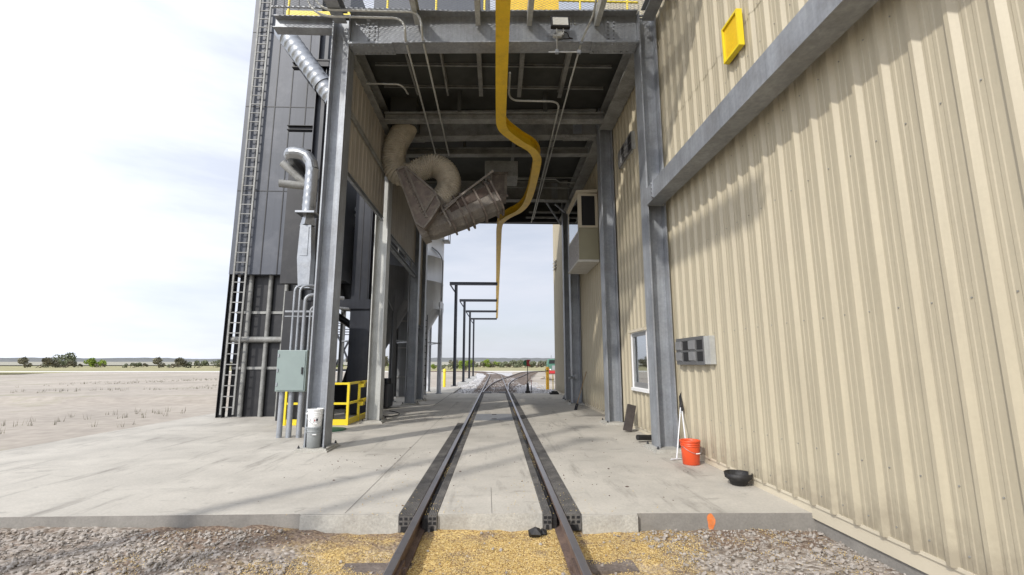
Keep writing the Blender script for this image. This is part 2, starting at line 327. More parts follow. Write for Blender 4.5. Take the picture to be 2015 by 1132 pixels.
sky = N.new('ShaderNodeTexSky'); sky.sky_type = 'NISHITA'; sky.sun_disc = False; sky.sun_elevation = EL; sky.sun_rotation = PI + AZ
sky.air_density = 1.0; sky.dust_density = 2.0; sky.altitude = 300
tc = N.new('ShaderNodeTexCoord'); mp = N.new('ShaderNodeMapping'); mp.inputs['Scale'].default_value = (1, 1, 4.5)
L.new(tc.outputs['Generated'], mp.inputs[0])
ns = N.new('ShaderNodeTexNoise'); ns.inputs['Scale'].default_value = 2.4; ns.inputs['Detail'].default_value = 7; ns.inputs['Roughness'].default_value = .55
L.new(mp.outputs[0], ns.inputs['Vector'])
rp = N.new('ShaderNodeMapRange'); rp.inputs['From Min'].default_value = .36; rp.inputs['From Max'].default_value = .62; rp.inputs['To Min'].default_value = .70; rp.inputs['To Max'].default_value = .96
L.new(ns.outputs['Fac'], rp.inputs['Value'])
mx = N.new('ShaderNodeMix'); mx.data_type = 'RGBA'; L.new(rp.outputs[0], mx.inputs[0]); L.new(sky.outputs[0], mx.inputs[6])
# thin high cloud over the blue, brighter towards the sun than away from it
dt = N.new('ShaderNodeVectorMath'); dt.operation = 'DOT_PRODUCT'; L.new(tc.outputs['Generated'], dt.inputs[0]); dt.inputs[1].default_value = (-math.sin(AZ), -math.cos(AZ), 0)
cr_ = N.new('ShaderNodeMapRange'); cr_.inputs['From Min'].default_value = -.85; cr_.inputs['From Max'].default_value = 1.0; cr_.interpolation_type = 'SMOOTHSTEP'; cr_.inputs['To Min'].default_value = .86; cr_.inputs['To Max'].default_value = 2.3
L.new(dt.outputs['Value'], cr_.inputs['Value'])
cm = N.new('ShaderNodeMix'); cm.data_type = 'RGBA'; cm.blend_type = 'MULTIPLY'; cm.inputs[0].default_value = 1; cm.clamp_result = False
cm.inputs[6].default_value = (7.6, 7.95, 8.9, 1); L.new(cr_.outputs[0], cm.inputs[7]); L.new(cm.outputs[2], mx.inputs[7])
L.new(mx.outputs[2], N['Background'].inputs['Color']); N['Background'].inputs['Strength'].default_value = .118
S.view_settings.view_transform = 'Standard'; S.view_settings.look = 'None'; S.view_settings.exposure = .03; S.view_settings.gamma = 1
S.render.engine = 'CYCLES'; S.cycles.max_bounces = 8; S.cycles.diffuse_bounces = 5; S.cycles.transparent_max_bounces = 12

# ------------------------------------------------------------------ setting: ground, slab, roads
def fbm(x, y, seed=0, octs=4, base=1.0):
    r = np.random.default_rng(seed); out = np.zeros_like(x); a = 1.0; f = base
    for _ in range(octs):
        for _ in range(3):
            th = r.uniform(0, 2 * PI); ph = r.uniform(0, 2 * PI)
            out += a * np.sin(f * (x * math.cos(th) + y * math.sin(th)) + ph) / 3
        a *= .5; f *= 2.1
    return out
def grid(name, xs, ys, hfun, m, kind='structure', smooth=True):
    X, Y = np.meshgrid(np.array(xs, float), np.array(ys, float)); Z = hfun(X, Y)
    V = np.stack([X, Y, Z], -1).reshape(-1, 3); nx = len(xs); ny = len(ys)
    i, j = np.meshgrid(np.arange(nx - 1), np.arange(ny - 1)); a = (j * nx + i).ravel()
    return nmesh(name, V, np.stack([a, a + 1, a + nx + 1, a + nx], 1), m, kind, smooth)
def hfront(x, y):
    x = np.asarray(x); base = -.185 + .075 * np.clip((np.abs(x + .0) - 1.5) / .9, 0, 1) * (x < 0) + .01 * (x > 1.4) + .022 * (np.abs(x) < .69)
    return base + .018 * fbm(x, y, 3, 4, 5.0) + .012 * fbm(x, y, 9, 3, 17.0)
def hback(x, y):
    d = np.abs(x - np.clip((y - 45) * .05, 0, 6))
    t = np.clip((d - 2.0) / 1.4, 0, 1) * np.clip((y - 30) / 8, 0, 1) * np.clip((92 - y) / 14, 0, 1)
    t2 = np.clip((-x - 4.5) / 4, 0, 1)
    return -.12 - .42 * t * (1 - .55 * t2) + .03 * fbm(x, y, 5, 4, .9) * np.clip(d / 3, 0, 1) * np.clip((95 - y) / 12, .15, 1)
# one base sheet to the horizon
gx = [-6000, -2500, -900, -300, -120, -60, -30, 30, 60, 120, 300, 900, 2500, 6000]
gy = [-300, -60, -20, 105, 130, 170, 230, 320, 600, 1400, 3000, 5200]
def hg(x, y):
    h = -.62 + np.clip((y - 105) / 60, 0, 1) * .35
    return h + np.clip((y - 320) / 2500, 0, 1.9) * 2.0
gr = grid('ground', gx, gy, hg, 'grass')
fb = grid('far_field', np.linspace(-3000, 3000, 40), [330, 600, 1000, 1600, 2300], lambda x, y: hg(x, y) + .5 + np.clip((y - 400) / 1500, 0, 1.2) * 5.5 + 0 * x, 'field')
hb = grid('hills', np.linspace(-4200, 4200, 900), [1900, 2250, 2600, 2900], lambda x, y: 2 + (y - 1900) / 1000 * (27 + 9 * fbm(x / 420, y * 0, 4, 5, 1.1) + 3 * np.abs(fbm(x / 25, y * 0, 8, 3, 1.0))), 'hill')
MBr = grid('gravel_road', [-400, -60, -12, 0, 12, 60, 400], [97, 99, 104, 106.5], lambda x, y: -.13 + 0 * x, 'road')
dy = grid('dirt_yard', np.concatenate([np.linspace(-80, -12, 18), np.linspace(-11, 14, 60), np.linspace(16, 80, 18)]), np.concatenate([np.linspace(5.45, 24, 8), np.linspace(25, 97.5, 110)]),
          lambda x, y: np.where(y < 25, -.34, hback(x, y) - .015), 'dirt_far')
bl = grid('ballast_bed', np.linspace(-3.4, 3.6, 36), np.linspace(25.45, 88, 130),
          lambda x, y: hback(x + np.clip((y - 45) * .05, 0, 6) * .6, y) + .012 + .012 * fbm(x, y, 12, 3, 6) - .5 * np.clip((np.abs(x) - 3.2) / .35, 0, 1) * 0, 'ballast')
gv = grid('gravel_apron', np.concatenate([np.linspace(-60, -9, 14), np.linspace(-8, 9, 150), np.linspace(10, 60, 14)]), np.concatenate([np.linspace(-30, 2.6, 12), np.linspace(2.8, 5.42, 44)]), hfront, 'apron')
def slab(name, poly, z0, z1, m='conc', face=None):
    mb = MB(); n = len(poly)
    mb.add([(x, y, z1) for x, y in poly] + [(x, y, z0) for x, y in poly], [tuple(range(n))] + [(i, i + n, (i + 1) % n + n, (i + 1) % n) for i in range(n)])
    o = mb.build(name, m, kind='structure')
    if face:
        o.data.materials.append(M[face]); 
        for p in o.data.polygons: p.material_index = 0 if abs(p.normal.z) > .5 else 1
    return o
# poured slab pieces round the track, each ending in its own rough front face
slab('concrete_pavement', [(-2.02, 5.34), (-.968, 5.33), (-.968, 25.5), (-2.28, 25.5), (-2.28, 32.2), (-9.0, 32.2), (-9.0, 5.36), (-2.02, 5.36)], -.34, 0, 'conc', 'conc_dark')
slab('concrete_pavement', [(-2.0, 5.300), (-.970, 5.300), (-.970, 5.329), (-2.0, 5.329)], -.34, -.0015, 'conc', 'conc_face')
slab('concrete_pavement', [(-.555, 5.30), (.562, 5.30), (.562, 25.5), (-.555, 25.5)], -.34, 0, 'conc', 'conc_face')
slab('concrete_pavement', [(.975, 5.25), (1.57, 5.24), (1.57, 5.262), (3.52, 5.205), (3.52, 25.5), (.975, 25.5)], -.34, 0, 'conc', 'conc_dark')
slab('concrete_pavement', [(.977, 5.215), (1.565, 5.205), (1.565, 5.236), (.977, 5.246)], -.34, -.0015, 'conc', 'conc_face')
slab('track_trench', [(-1.0, 5.4), (1.0, 5.4), (1.0, 25.45), (-1.0, 25.45)], -.36, -.20, 'conc_dark')
# saw-cut joints and cracks: thin dark grooves lying on the slab
mj = MB()
for x0, y0, x1, y1, ww in [(-1.55, 5.36, -1.55, 20, .006), (-9, 17.6, -.97, 17.6, .008), (.975, 17.3, 3.5, 17.3, .008), (-9, 21.2, -.97, 21.2, .008), (.975, 21.0, 3.5, 21.0, .008), (-9, 11.6, -.97, 11.55, .005), (.975, 11.5, 3.5, 11.4, .005), (-.55, 10.4, .56, 10.4, .005), (-2.28, 18, -2.28, 25.5, .03), (0.02, 5.3, 0.0, 6.35, .004)]:
    d = Vector((x1 - x0, y1 - y0, 0)); n_ = Vector((-d.y, d.x, 0)).normalized() * ww / 2
    a, b = Vector((x0, y0, .004)), Vector((x1, y1, .004))
    mj.add([a - n_, b - n_, b + n_, a + n_], [(0, 1, 2, 3)])
mj.build('pavement_joints', mat('joint_sealant', (.13, .12, .105), .9), kind='structure')
pm = MB(); pm.add([(2.36 + .042 * math.cos(a) * (1 + .2 * math.sin(3 * a + 1)), 5.2345, -.088 + .088 * math.sin(a)) for a in np.linspace(0, 2 * PI, 25)[:-1]], [tuple(range(24))])
tag(pm.build('paint_mark', 'paint'), 'orange sprayed survey mark on the front edge of the concrete slab', 'paint mark')

# ------------------------------------------------------------------ stones and corn (stuff)
ICO_V = None
def ico():
    t = (1 + 5 ** .5) / 2
    v = np.array([(-1, t, 0), (1, t, 0), (-1, -t, 0), (1, -t, 0), (0, -1, t), (0, 1, t), (0, -1, -t), (0, 1, -t), (t, 0, -1), (t, 0, 1), (-t, 0, -1), (-t, 0, 1)], float) / math.sqrt(1 + t * t)
    f = np.array([(0, 11, 5), (0, 5, 1), (0, 1, 7), (0, 7, 10), (0, 10, 11), (1, 5, 9), (5, 11, 4), (11, 10, 2), (10, 7, 6), (7, 1, 8), (3, 9, 4), (3, 4, 2), (3, 2, 6), (3, 6, 8), (3, 8, 9), (4, 9, 5), (2, 4, 11), (6, 2, 10), (8, 6, 7), (9, 8, 1)])
    return v, f
OCT = (np.array([(1, 0, 0), (-1, 0, 0), (0, 1, 0), (0, -1, 0), (0, 0, 1), (0, 0, -1)], float), np.array([(0, 2, 4), (2, 1, 4), (1, 3, 4), (3, 0, 4), (2, 0, 5), (1, 2, 5), (3, 1, 5), (0, 3, 5)]))
def scatter(name, P, size, base, m, squash=.7, jit=.25, kind='stuff'):
    bv, bf = base; n = len(P); k = len(bv)
    th = rng.uniform(0, 2 * PI, n); ti = rng.normal(0, .5, n)
    sc = np.stack([size, size * rng.uniform(.6, .95, n), size * squash * rng.uniform(.7, 1.1, n)], 1)
    V = bv[None] * (1 + rng.uniform(-jit, jit, (n, k, 1))) * sc[:, None]
    c, s = np.cos(ti)[:, None], np.sin(ti)[:, None]
    x, y, z = V[..., 0], V[..., 1], V[..., 2]; x, z = x * c + z * s, -x * s + z * c
    c, s = np.cos(th)[:, None], np.sin(th)[:, None]; x, y = x * c - y * s, x * s + y * c
    V = np.stack([x, y, z], -1) + P[:, None]
    F = (bf[None] + (np.arange(n) * k)[:, None, None]).reshape(-1, 3)
    return nmesh(name, V.reshape(-1, 3), F, m, kind)
def pts(n, x0, x1, y0, y1, dens, h):
    x = rng.uniform(x0, x1, n); y = rng.uniform(y0, y1, n); k = rng.uniform(0, 1, n) < dens(x, y); x, y = x[k], y[k]
    return np.stack([x, y, h(x, y)], 1)
def offrail(x): return (np.abs(np.abs(x) - .755) > .075)
sd_ = lambda x, y: np.clip((np.abs(x - .15) - 1.35 + .6 * fbm(x, y, 41, 3, 2.0)) / 1.1, .03, .62) * (1 - .8 * ((y > 4.62) & (x < -.9) & (x > -2.2))) * offrail(x)
P = pts(22000, -6, 4.2, 3.0, 5.22, sd_, hfront); s_ = rng.gamma(2.4, .0038, len(P)) + .004
P[:, 2] += s_ * .45
tag(scatter('gravel_stones', P, s_, ico(), 'stone'), 'loose grey crushed stone in front of the concrete slab', 'gravel', kind='stuff')
cdn = lambda x, y: np.clip(.66 - np.abs(x - .12) / 4.0 + .80 * fbm(x, y, 51, 5, 4.2) + .25 * fbm(x, y, 52, 3, 14), .03, 1) * offrail(x) * np.clip(1.15 - .5 * ((y > 4.9) & (np.abs(x) > .9)), 0, 1)
P = pts(105000, -3.4, 3.4, 3.2, 5.26, cdn, lambda x, y: hfront(x, y) + .004 + rng.uniform(-.003, .007, len(x)))
tag(scatter('spilled_corn', P, rng.uniform(.0036, .0062, len(P)), OCT, 'corn', .6, .15), 'golden spilled corn kernels between and beside the near rails', 'corn', kind='stuff')
# a thin line of corn caught in each flangeway
Pl = pts(2600, -.715, -.66, 5.3, 21, lambda x, y: np.clip(.25 + fbm(x * 0, y, 61, 3, 1.5), .03, 1), lambda x, y: -.034 + 0 * x)
Pr = pts(1500, .66, .715, 5.3, 21, lambda x, y: np.clip(.3 + fbm(x * 0, y, 62, 3, 1.5), .02, 1), lambda x, y: -.034 + 0 * x)
Ps = pts(2600, -2.2, 2.4, 5.27, 8.5, lambda x, y: np.clip(.9 - (y - 5.27) / 1.6 + .5 * fbm(x, y, 64, 3, 4), .01, 1) * (np.abs(np.abs(x) - .755) > .05) * np.clip(1.2 - np.abs(np.abs(x) - .76) / .7, .06, 1), lambda x, y: .006 + 0 * x)
tag(scatter('flangeway_corn', np.concatenate([Pl, Pr, Ps]), rng.uniform(.004, .0075, len(Pl) + len(Pr) + len(Ps)), OCT, 'corn', .6, .15), 'stray yellow corn kernels caught in the rail grooves and on the front of the slab', 'corn', kind='stuff')
P = pts(9000, -4.2, 4.6, 25.7, 52, lambda x, y: np.clip(1.4 - np.abs(x) / 4.5, .2, 1) * (1 - .85 * (np.abs(x - np.clip((y - 32) * .05, 0, 3)) < 1.25 + np.clip((y - 32) * .05, 0, 2))), lambda x, y: hback(x, y) + .03)
tag(scatter('ballast_stones', P, rng.uniform(.025, .055, len(P)), ico(), 'ballast'), 'pale broken ballast stone around the turnout beyond the slab', 'ballast', kind='stuff')
P = pts(1500, -3, 3.4, 5.5, 16, lambda x, y: (np.abs(np.abs(x) - .755) > .22) * np.clip(.25 + .7 * fbm(x, y, 71, 3, 1.1), .02, 1), lambda x, y: .003 + 0 * x)
tag(scatter('floor_litter', P, rng.gamma(2, .0035, len(P)) + .003, OCT, 'rust', .4, .2), 'small dark crumbs of dirt and grain littering the slab', 'litter', kind='stuff')

# ------------------------------------------------------------------ track
RP = [(-.036, .012), (-.036, -.022), (-.008, -.036), (-.008, -.135), (-.066, -.150), (-.066, -.162), (.066, -.162), (.066, -.150), (.008, -.135), (.008, -.036), (.036, -.022), (.036, .012)]
HP = [(-.034, .0125), (.034, .0125), (.028, .0165), (-.028, .0165)]
def rail(parent, path, label=None):
    o = MB().sweep(RP, path).build('rail', 'rust', parent, label)
    MB().sweep(HP, path).build('rail_head', 'railtop', o); return o
trk = thing('railway_track', 'main railway track running through the bay and curving left beyond it', 'railway track', (0, 12, 0))
lr = [(-.755, -2, 0), (-.755, 20, 0), (-.755, 45, 0)] + smooth_path([(-.755, 55, 0), (-.80, 63, 0), (-1.15, 72, 0), (-2.1, 82, 0), (-3.9, 91, 0), (-7.0, 95.5, 0), (-14, 97, 0)], 4)
rr = [(.755, -2, 0), (.755, 20, 0), (.755, 45, 0)] + smooth_path([(.755, 55, 0), (.71, 63, 0), (.36, 72, 0), (-.6, 82.6, 0), (-2.6, 92.2, 0), (-6.6, 96.6, 0), (-14, 98.4, 0)], 4)
rail(trk, lr); rail(trk, rr)
for i in range(88):
    y = 26.0 + i * .56; xx = -.0 if y < 60 else -((y - 60) / 30) ** 2 * 2.2
    ext = np.clip((y - 29) / 30, 0, 1) * 3.1 if y < 62 else 0
    MB().box(xx - 1.3 + random.uniform(-.06, .06), xx + 1.3 + ext + random.uniform(-.08, .08), y - .11, y + .11, -.33, -.085 + random.uniform(-.012, .006)).build('tie', 'tie', trk)
for y in (4.43, 3.97, 3.45, 2.9):
    MB().box(-1.28, 1.30, y - .12, y + .12, -.36, -.178 if y > 4.2 else -.172).build('tie', 'tie', trk)
for x in (-.745, .745):
    sg = 1 if x < 0 else -1
    mb = MB(); mb.box(min(x, x + sg * .045), max(x, x + sg * .045), 3.55, 4.25, -.125, -.045)
    for k in range(4): mb.box(min(x + sg * .045, x + sg * .075), max(x + sg * .045, x + sg * .075), 3.62 + k * .17, 3.655 + k * .17, -.10, -.065)
    mb.build('joint_bar', 'rust', trk)
trn = thing('rail_turnout', 'diverging turnout rails branching right beyond the concrete slab', 'turnout', (.5, 28, 0))
rail(trn, smooth_path([(-.66, 26.2, 0), (-.60, 29, 0), (-.47, 33, 0), (-.18, 39.1, 0), (.28, 44.5, 0), (.82, 50, 0), (2.05, 61, 0), (4.3, 82, 0), (6.3, 92, 0), (10.5, 98, 0), (16, 101, 0)], 4))
rail(trn, smooth_path([(.83, 28.8, 0), (.90, 33, 0), (1.22, 39.7, 0), (1.70, 45.5, 0), (2.25, 51, 0), (3.5, 61, 0), (5.75, 81, 0), (7.7, 90.8, 0), (11.5, 96.7, 0), (16.5, 99.5, 0)], 4))
MB().box(-1.6, 1.5, 26.3, 26.55, -.13, -.07).box(-.62, -.2, 26.6, 27.6, -.14, -.03).box(.25, .65, 26.6, 27.6, -.14, -.03).build('switch_rods', 'black', trn)
for i in range(56):
    y = 58 + i * .62; xx = 1.35 + (y - 58) * .086 + max(0, (y - 58) / 34) ** 2 * 1.3
    MB().box(xx - .3 + .3, xx + 2.7, y - .11, y + .11, -.33, -.09).build('tie', 'tie', trn)

def strip(name, label, x0, x1, cuts, holes):
    t = thing(name, label, 'rubber crossing', ((x0 + x1) / 2, 5.3, 0), 'rubber crossing strips beside the rails')
    for a, b in zip(cuts[:-1], cuts[1:]):
        mb = MB(); y0 = a + .006; y1 = b - .006; h = random.uniform(-.003, .004)
        mb.box(x0, x1, y0, y1, -.165, -.006 + h)
        n = max(4, int((x1 - x0) / .017)); wd = (x1 - x0) / n
        for k in range(n): mb.box(x0 + k * wd + .003, x0 + (k + 1) * wd - .003, y0, y1, -.006 + h, .003 + h)
        o = mb.build('rubber_panel', 'rubber', t)
        if a < 5.6:
            hb_ = MB()
            for r_ in range(2):
                for k in range(holes):
                    xc = x0 + (k + .5) * (x1 - x0) / holes; hb_.box(xc - .016, xc + .016, y0 - .004, y0 + .01, -.045 - r_ * .047, -.018 - r_ * .047)
            hb_.prism([(x0 + .025, -.16), (x1 - .025, -.16), (x1 - .03, -.105), (x0 + .03, -.105)], y0 - .004, y0 + .01)
            hb_.build('hollow_core', 'dark', o)
    return t
cl = [5.255, 7.4, 9.55, 11.7, 14.0, 16.3, 18.6, 20.9, 23.2, 25.5]
strip('rubber_crossing_strip', 'wide ribbed rubber strip outside the left rail', -.962, -.803, [5.255, 7.4, 9.55, 11.7, 13.0], 3)
strip('rubber_crossing_strip', 'worn ribbed rubber strip outside the right rail', .803, .969, cl, 3)
strip('rubber_crossing_strip', 'narrow rubber strip inside the left rail, a line of corn beside it', -.652, -.560, cl, 2)
strip('rubber_crossing_strip', 'narrow rubber strip inside the right rail', .566, .655, cl, 2)
mb = MB(); mb.box(-.713, -.656, 5.29, 25.5, -.19, -.042); mb.box(.659, .713, 5.29, 25.5, -.19, -.042)
o = mb.build('flangeway_filler', 'blackrubber'); tag(o, 'low black rubber filler in the grooves inside both rails', 'rubber filler')
slab('concrete_pavement', [(-.968, 13.0), (-.80, 13.0), (-.80, 25.5), (-.968, 25.5)], -.3, -.004, 'conc')
h_ = thing('floor_hatch', 'grey steel hatch plate set in the slab between the rails', 'hatch', (0, 14.3, 0))
MB().box(-.545, .555, 13.5, 15.1, .002, .014).build('plate', mat('hatch_plate', (.21, .215, .22), .6, .3, var=.15, scale=6, fine=.3, fscale=60), h_)
MB().box(-.06, .08, 13.72, 13.82, .0145, .02).box(-.06, .08, 14.85, 14.97, .0145, .02).build('handhole', 'dark', h_)
rb = MB(); bv, bf = ico()
rb.add([(.47 + p[0] * .085 * random.uniform(.6, 1.2), 5.09 + p[1] * .08 * random.uniform(.6, 1.2), -.12 + p[2] * .075 * random.uniform(.5, 1.2)) for p in bv], bf)
rb.add([(.55 + p[0] * .05, 5.14 + p[1] * .06, -.14 + p[2] * .05 * random.uniform(.5, 1.2)) for p in bv], bf)
tag(rb.build('rubber_chunk', 'blackrubber'), 'torn lump of black rubber lying on the corn against the slab edge', 'rubber scrap')
# ------------------------------------------------------------------ corrugated sheet running along Y (or X)
def corr(mb, fixed, a0, a1, z0, z1, out, axis='y', pitch=.305, depth=.036):
    prof = [(0, 0), (.075, 0), (.083, .004), (.107, .004), (.115, 0), (.150, 0), (.158, .004), (.182, .004), (.190, 0), (.208, 0), (.250, depth), (.284, depth), (.300, 0)]
    a = []; k = math.floor(a0 / pitch) - 1
    while k * pitch < a1 + pitch:
        a += [(k * pitch + p, d) for p, d in prof]; k += 1
    def dep(t):
        for (p, d), (q, e) in zip(a[:-1], a[1:]):
            if p <= t <= q: return d + (e - d) * (t - p) / (q - p + 1e-9)
        return 0
    L_ = [(a0, dep(a0))] + [x for x in a if a0 < x[0] < a1] + [(a1, dep(a1))]
    vs = []
    for z in (z0, z1):
        vs += [((fixed + out * d, t, z) if axis == 'y' else (t, fixed + out * d, z)) for t, d in L_]
    n = len(L_); mb.add(vs, [(i, i + 1, i + 1 + n, i + n) for i in range(n - 1)]); return mb
# ------------------------------------------------------------------ right-hand building
WX = 3.45; BX = 9.2; YN, YF, ZT = -2.0, 26.8, 13.5
bd = thing('metal_building', 'beige ribbed metal building along the whole right side of the track', 'building', (WX, YN, 0))
mb = MB()
wy0, wy1, wz0, wz1 = 10.28, 11.50, .98, 2.35
ZL = 6.25                                  # lap between lower and upper sheets
corr(mb, WX, YN + .05, wy0, .10, ZL, -1); corr(mb, WX, wy1, YF, .10, ZL, -1)
corr(mb, WX, wy0, wy1, .10, wz0, -1); corr(mb, WX, wy0, wy1, wz1, ZL, -1)
corr(mb, WX - .006, YN + .05, YF, ZL - .05, ZT, -1)
nf = len(mb.f)
for z in (.22, .7, 2.05, 3.55, 4.55, 5.7, 6.24):
    for k in range(9, 64):
        y = k * .305 + .13 + random.uniform(-.006, .006)
        if not (wy0 < y < wy1 and wz0 < z < wz1): mb.box(WX - .009, WX + .001, y - .0045, y + .0045, z - .0045, z + .0045)
sw_ = mb.build('side_wall', 'siding', bd); sw_.data.materials.append(M['galv_roof'])
for p in sw_.data.polygons[nf:]: p.material_index = 1
mb = MB(); corr(mb, YN, WX + .06, BX - .06, .10, ZT, -1, 'x'); mb.build('end_wall', 'siding', bd)
MB().box(WX - .035, WX + .06, YN - .035, YN + .05, .06, ZT + .02).box(BX - .06, BX + .03, YN - .035, YN + .05, .06, ZT + .02).build('corner_trim', 'trim', bd)
MB().box(WX + .03, BX, YN + .06, YF, ZT - .1, ZT).build('roof', 'white_siding', bd)
MB().box(BX - .05, BX, YN + .06, YF, -.2, ZT - .1).box(WX + .08, BX - .06, YF - .05, YF, -.2, ZT - .1).build('rear_wall', 'siding_dim', bd)
mb = MB(); mb.box(WX + .005, WX + .03, YN + .02, YF, -.05, .10); mb.box(WX - .012, WX + .004, YN + .02, YF, .085, .115)
mb.build('base_trim', 'trim', bd)
MB().box(WX + .05, BX - .07, YN + .05, YN + .1, -.4, .1).box(WX + .035, WX + .08, YN + .1, YF - .1, -.4, .04).build('foundation', 'conc_dark', bd)
MB().box(WX + .1, WX + 1.9, 9.6, 9.65, 0, 3.2).box(WX + .1, WX + 1.9, 12.2, 12.25, 0, 3.2).box(WX + 1.9, WX + 1.95, 9.6, 12.25, 0, 3.2).box(WX + .1, WX + 1.9, 9.65, 12.2, 3.15, 3.2).box(WX + .1, WX + 1.9, 9.65, 12.2, 0, .03).build('room', mat('room_wall', (.2, .2, .19), .8), bd)
wf = MB(); x0 = WX - .055
wf.box(x0, WX + .05, wy0, wy1, wz1 - .045, wz1).box(x0, WX + .05, wy0, wy0 + .045, wz0, wz1 - .045).box(x0, WX + .05, wy1 - .045, wy1, wz0, wz1 - .045).box(x0, WX + .05, wy0 + .045, wy1 - .045, wz0, wz0 + .045)
wf = wf.build('window', 'frame_wht', bd, 'white framed window with grey sash')
MB().box(x0 - .05, x0 - .002, wy0 - .04, wy1 + .04, wz1 - .03, wz1 + .03).build('drip_cap', 'trim', wf)
MB().box(x0 - .03, x0 - .002, wy0 - .03, wy1 + .03, wz0 - .04, wz0 + .03).build('sill', 'frame_wht', wf)
sh = MB()
for (a, b, c, d) in [(wy0 + .045, wy1 - .045, wz1 - .13, wz1 - .045), (wy0 + .045, wy1 - .045, wz0 + .045, wz0 + .16), (wy0 + .045, wy0 + .12, wz0 + .16, wz1 - .13), (wy1 - .12, wy1 - .045, wz0 + .16, wz1 - .13)]:
    sh.box(WX - .03, WX + .02, a, b, c, d)
sh.build('sash', 'metalgrey', wf)
MB().box(WX - .008, WX - .002, wy0 + .12, wy1 - .12, wz0 + .16, wz1 - .13).build('pane', 'glass', wf)
MB().box(WX + .06, WX + .07, wy1 - .32, wy1 - .1, wz0 + .1, wz1 - .1).build('curtain', 'booth_wht', wf)
# louvred vents
def vent(name, label, y0, y1, z0, z1, ext, open_):
    t = thing(name, label, 'vent', (WX, (y0 + y1) / 2, z0), 'damper vents on the beige wall')
    xo = WX - .105
    MB().box(xo + .012, WX - .005, y0 - ext, y1 - .01, z0 + .01, z1 - .01).build('housing', 'galv_warm', t)
    fr = MB(); tt = .05
    fr.box(xo, xo + .03, y0, y1, z1 - tt, z1).box(xo, xo + .03, y0, y1, z0, z0 + tt).box(xo, xo + .03, y0, y0 + tt * .6, z0 + tt, z1 - tt).box(xo, xo + .03, y1 - tt * .6, y1, z0 + tt, z1 - tt)
    zm = (z0 + z1) / 2
    for k in range(1, 4): yy = y0 + (y1 - y0) * k / 4; fr.box(xo, xo + .03, yy - .01, yy + .01, z0 + tt, z1 - tt)
    fr.box(xo + .002, xo + .028, y0 + tt * .6, y1 - tt * .6, zm - .01, zm + .01).build('frame', 'damperframe', t)
    for i in range(4):
        for j in range(2):
            ya = y0 + (y1 - y0) * i / 4 + .03; yb = y0 + (y1 - y0) * (i + 1) / 4 - .02; za = (z0 + tt + .006, zm + .014)[j]; zb = (zm - .014, z1 - tt - .006)[j]
            if (i + open_) % 2: MB().prism([(xo + .004, za), (xo - .022, za + .02), (xo - .022, zb), (xo + .004, zb)], ya, yb).build('damper_flap', 'metalgrey', t)
            else: MB().box(xo + .006, xo + .011, ya, yb, za, zb).build('damper_opening', 'dark', t)
M['damperframe'] = mat('dark_grey_frame', (.13, .13, .13), .5, .2)
vent('wall_vent', 'grey damper vent low on the beige wall above the orange bucket', 7.34, 8.47, 1.56, 2.02, .2, 0)
vent('wall_vent', 'grey damper vent high on the beige wall between two steel columns', 10.62, 11.80, 6.76, 7.24, .04, 0)
lv = MB()
for k in range(3): lv.prism([(WX - .16, 6.86 + k * .19), (WX - .15, 6.84 + k * .19), (WX - .03, 6.93 + k * .19), (WX - .03, 6.96 + k * .19)], 25.4, 26.3)
tag(lv.build('louvre_slats', 'frame_wht'), 'three white louvre slats high on the far end of the beige wall', 'louvre')
# observation booth
bo = thing('observation_booth', 'projecting booth with windows high on the beige wall', 'booth', (3.1, 15.8, 4.86))
a, b, c, d = 2.75, WX - .035, 14.8, 16.9
MB().box(a + .03, b, c + .03, d - .03, 4.93, 4.99).box(a + .03, b, c + .03, d - .03, 7.18, 7.24).box(b - .03, b, c + .04, d - .04, 4.99, 7.18).build('shell', 'dark', bo)
MB().box(a - .03, b, c - .03, d + .03, 4.86, 4.93).build('floor_slab', 'booth_wht', bo)
MB().box(a + .012, b, c, c + .03, 4.93, 6.02).build('end_panel', 'booth', bo)
MB().box(a + .012, b, d - .03, d, 4.93, 7.2).build('far_panel', 'booth', bo)
MB().box(a, a + .012, c, d, 4.93, 5.86).build('front_panel', 'osb', bo)
MB().prism([(a - .05, 7.20), (b, 7.24), (b, 7.34), (a - .05, 7.29)], c - .05, d + .05).build('roof', 'trim', bo)
f1 = MB(); f1.box(a + .012, a + .12, c - .012, c + .03, 6.02, 7.2).box(b - .09, b, c - .012, c + .03, 6.02, 7.2).box(a + .12, b - .09, c - .012, c + .03, 6.02, 6.09).box(a + .12, b - .09, c - .012, c + .03, 7.12, 7.2)
f1 = f1.build('end_window', 'trim', bo); MB().box(a + .12, b - .09, c + .008, c + .014, 6.09, 7.12).build('pane', 'dark', f1)
f2 = MB(); f2.box(a, a + .04, c, c + .07, 5.9, 7.2).box(a, a + .04, d - .07, d, 5.9, 7.2).box(a, a + .04, c + .07, d - .07, 5.86, 5.93).box(a, a + .04, c + .07, d - .07, 7.1, 7.2)
f2 = f2.build('front_window', 'trim', bo); MB().box(a + .014, a + .02, c + .07, d - .07, 5.93, 7.1).build('pane', 'glass', f2)

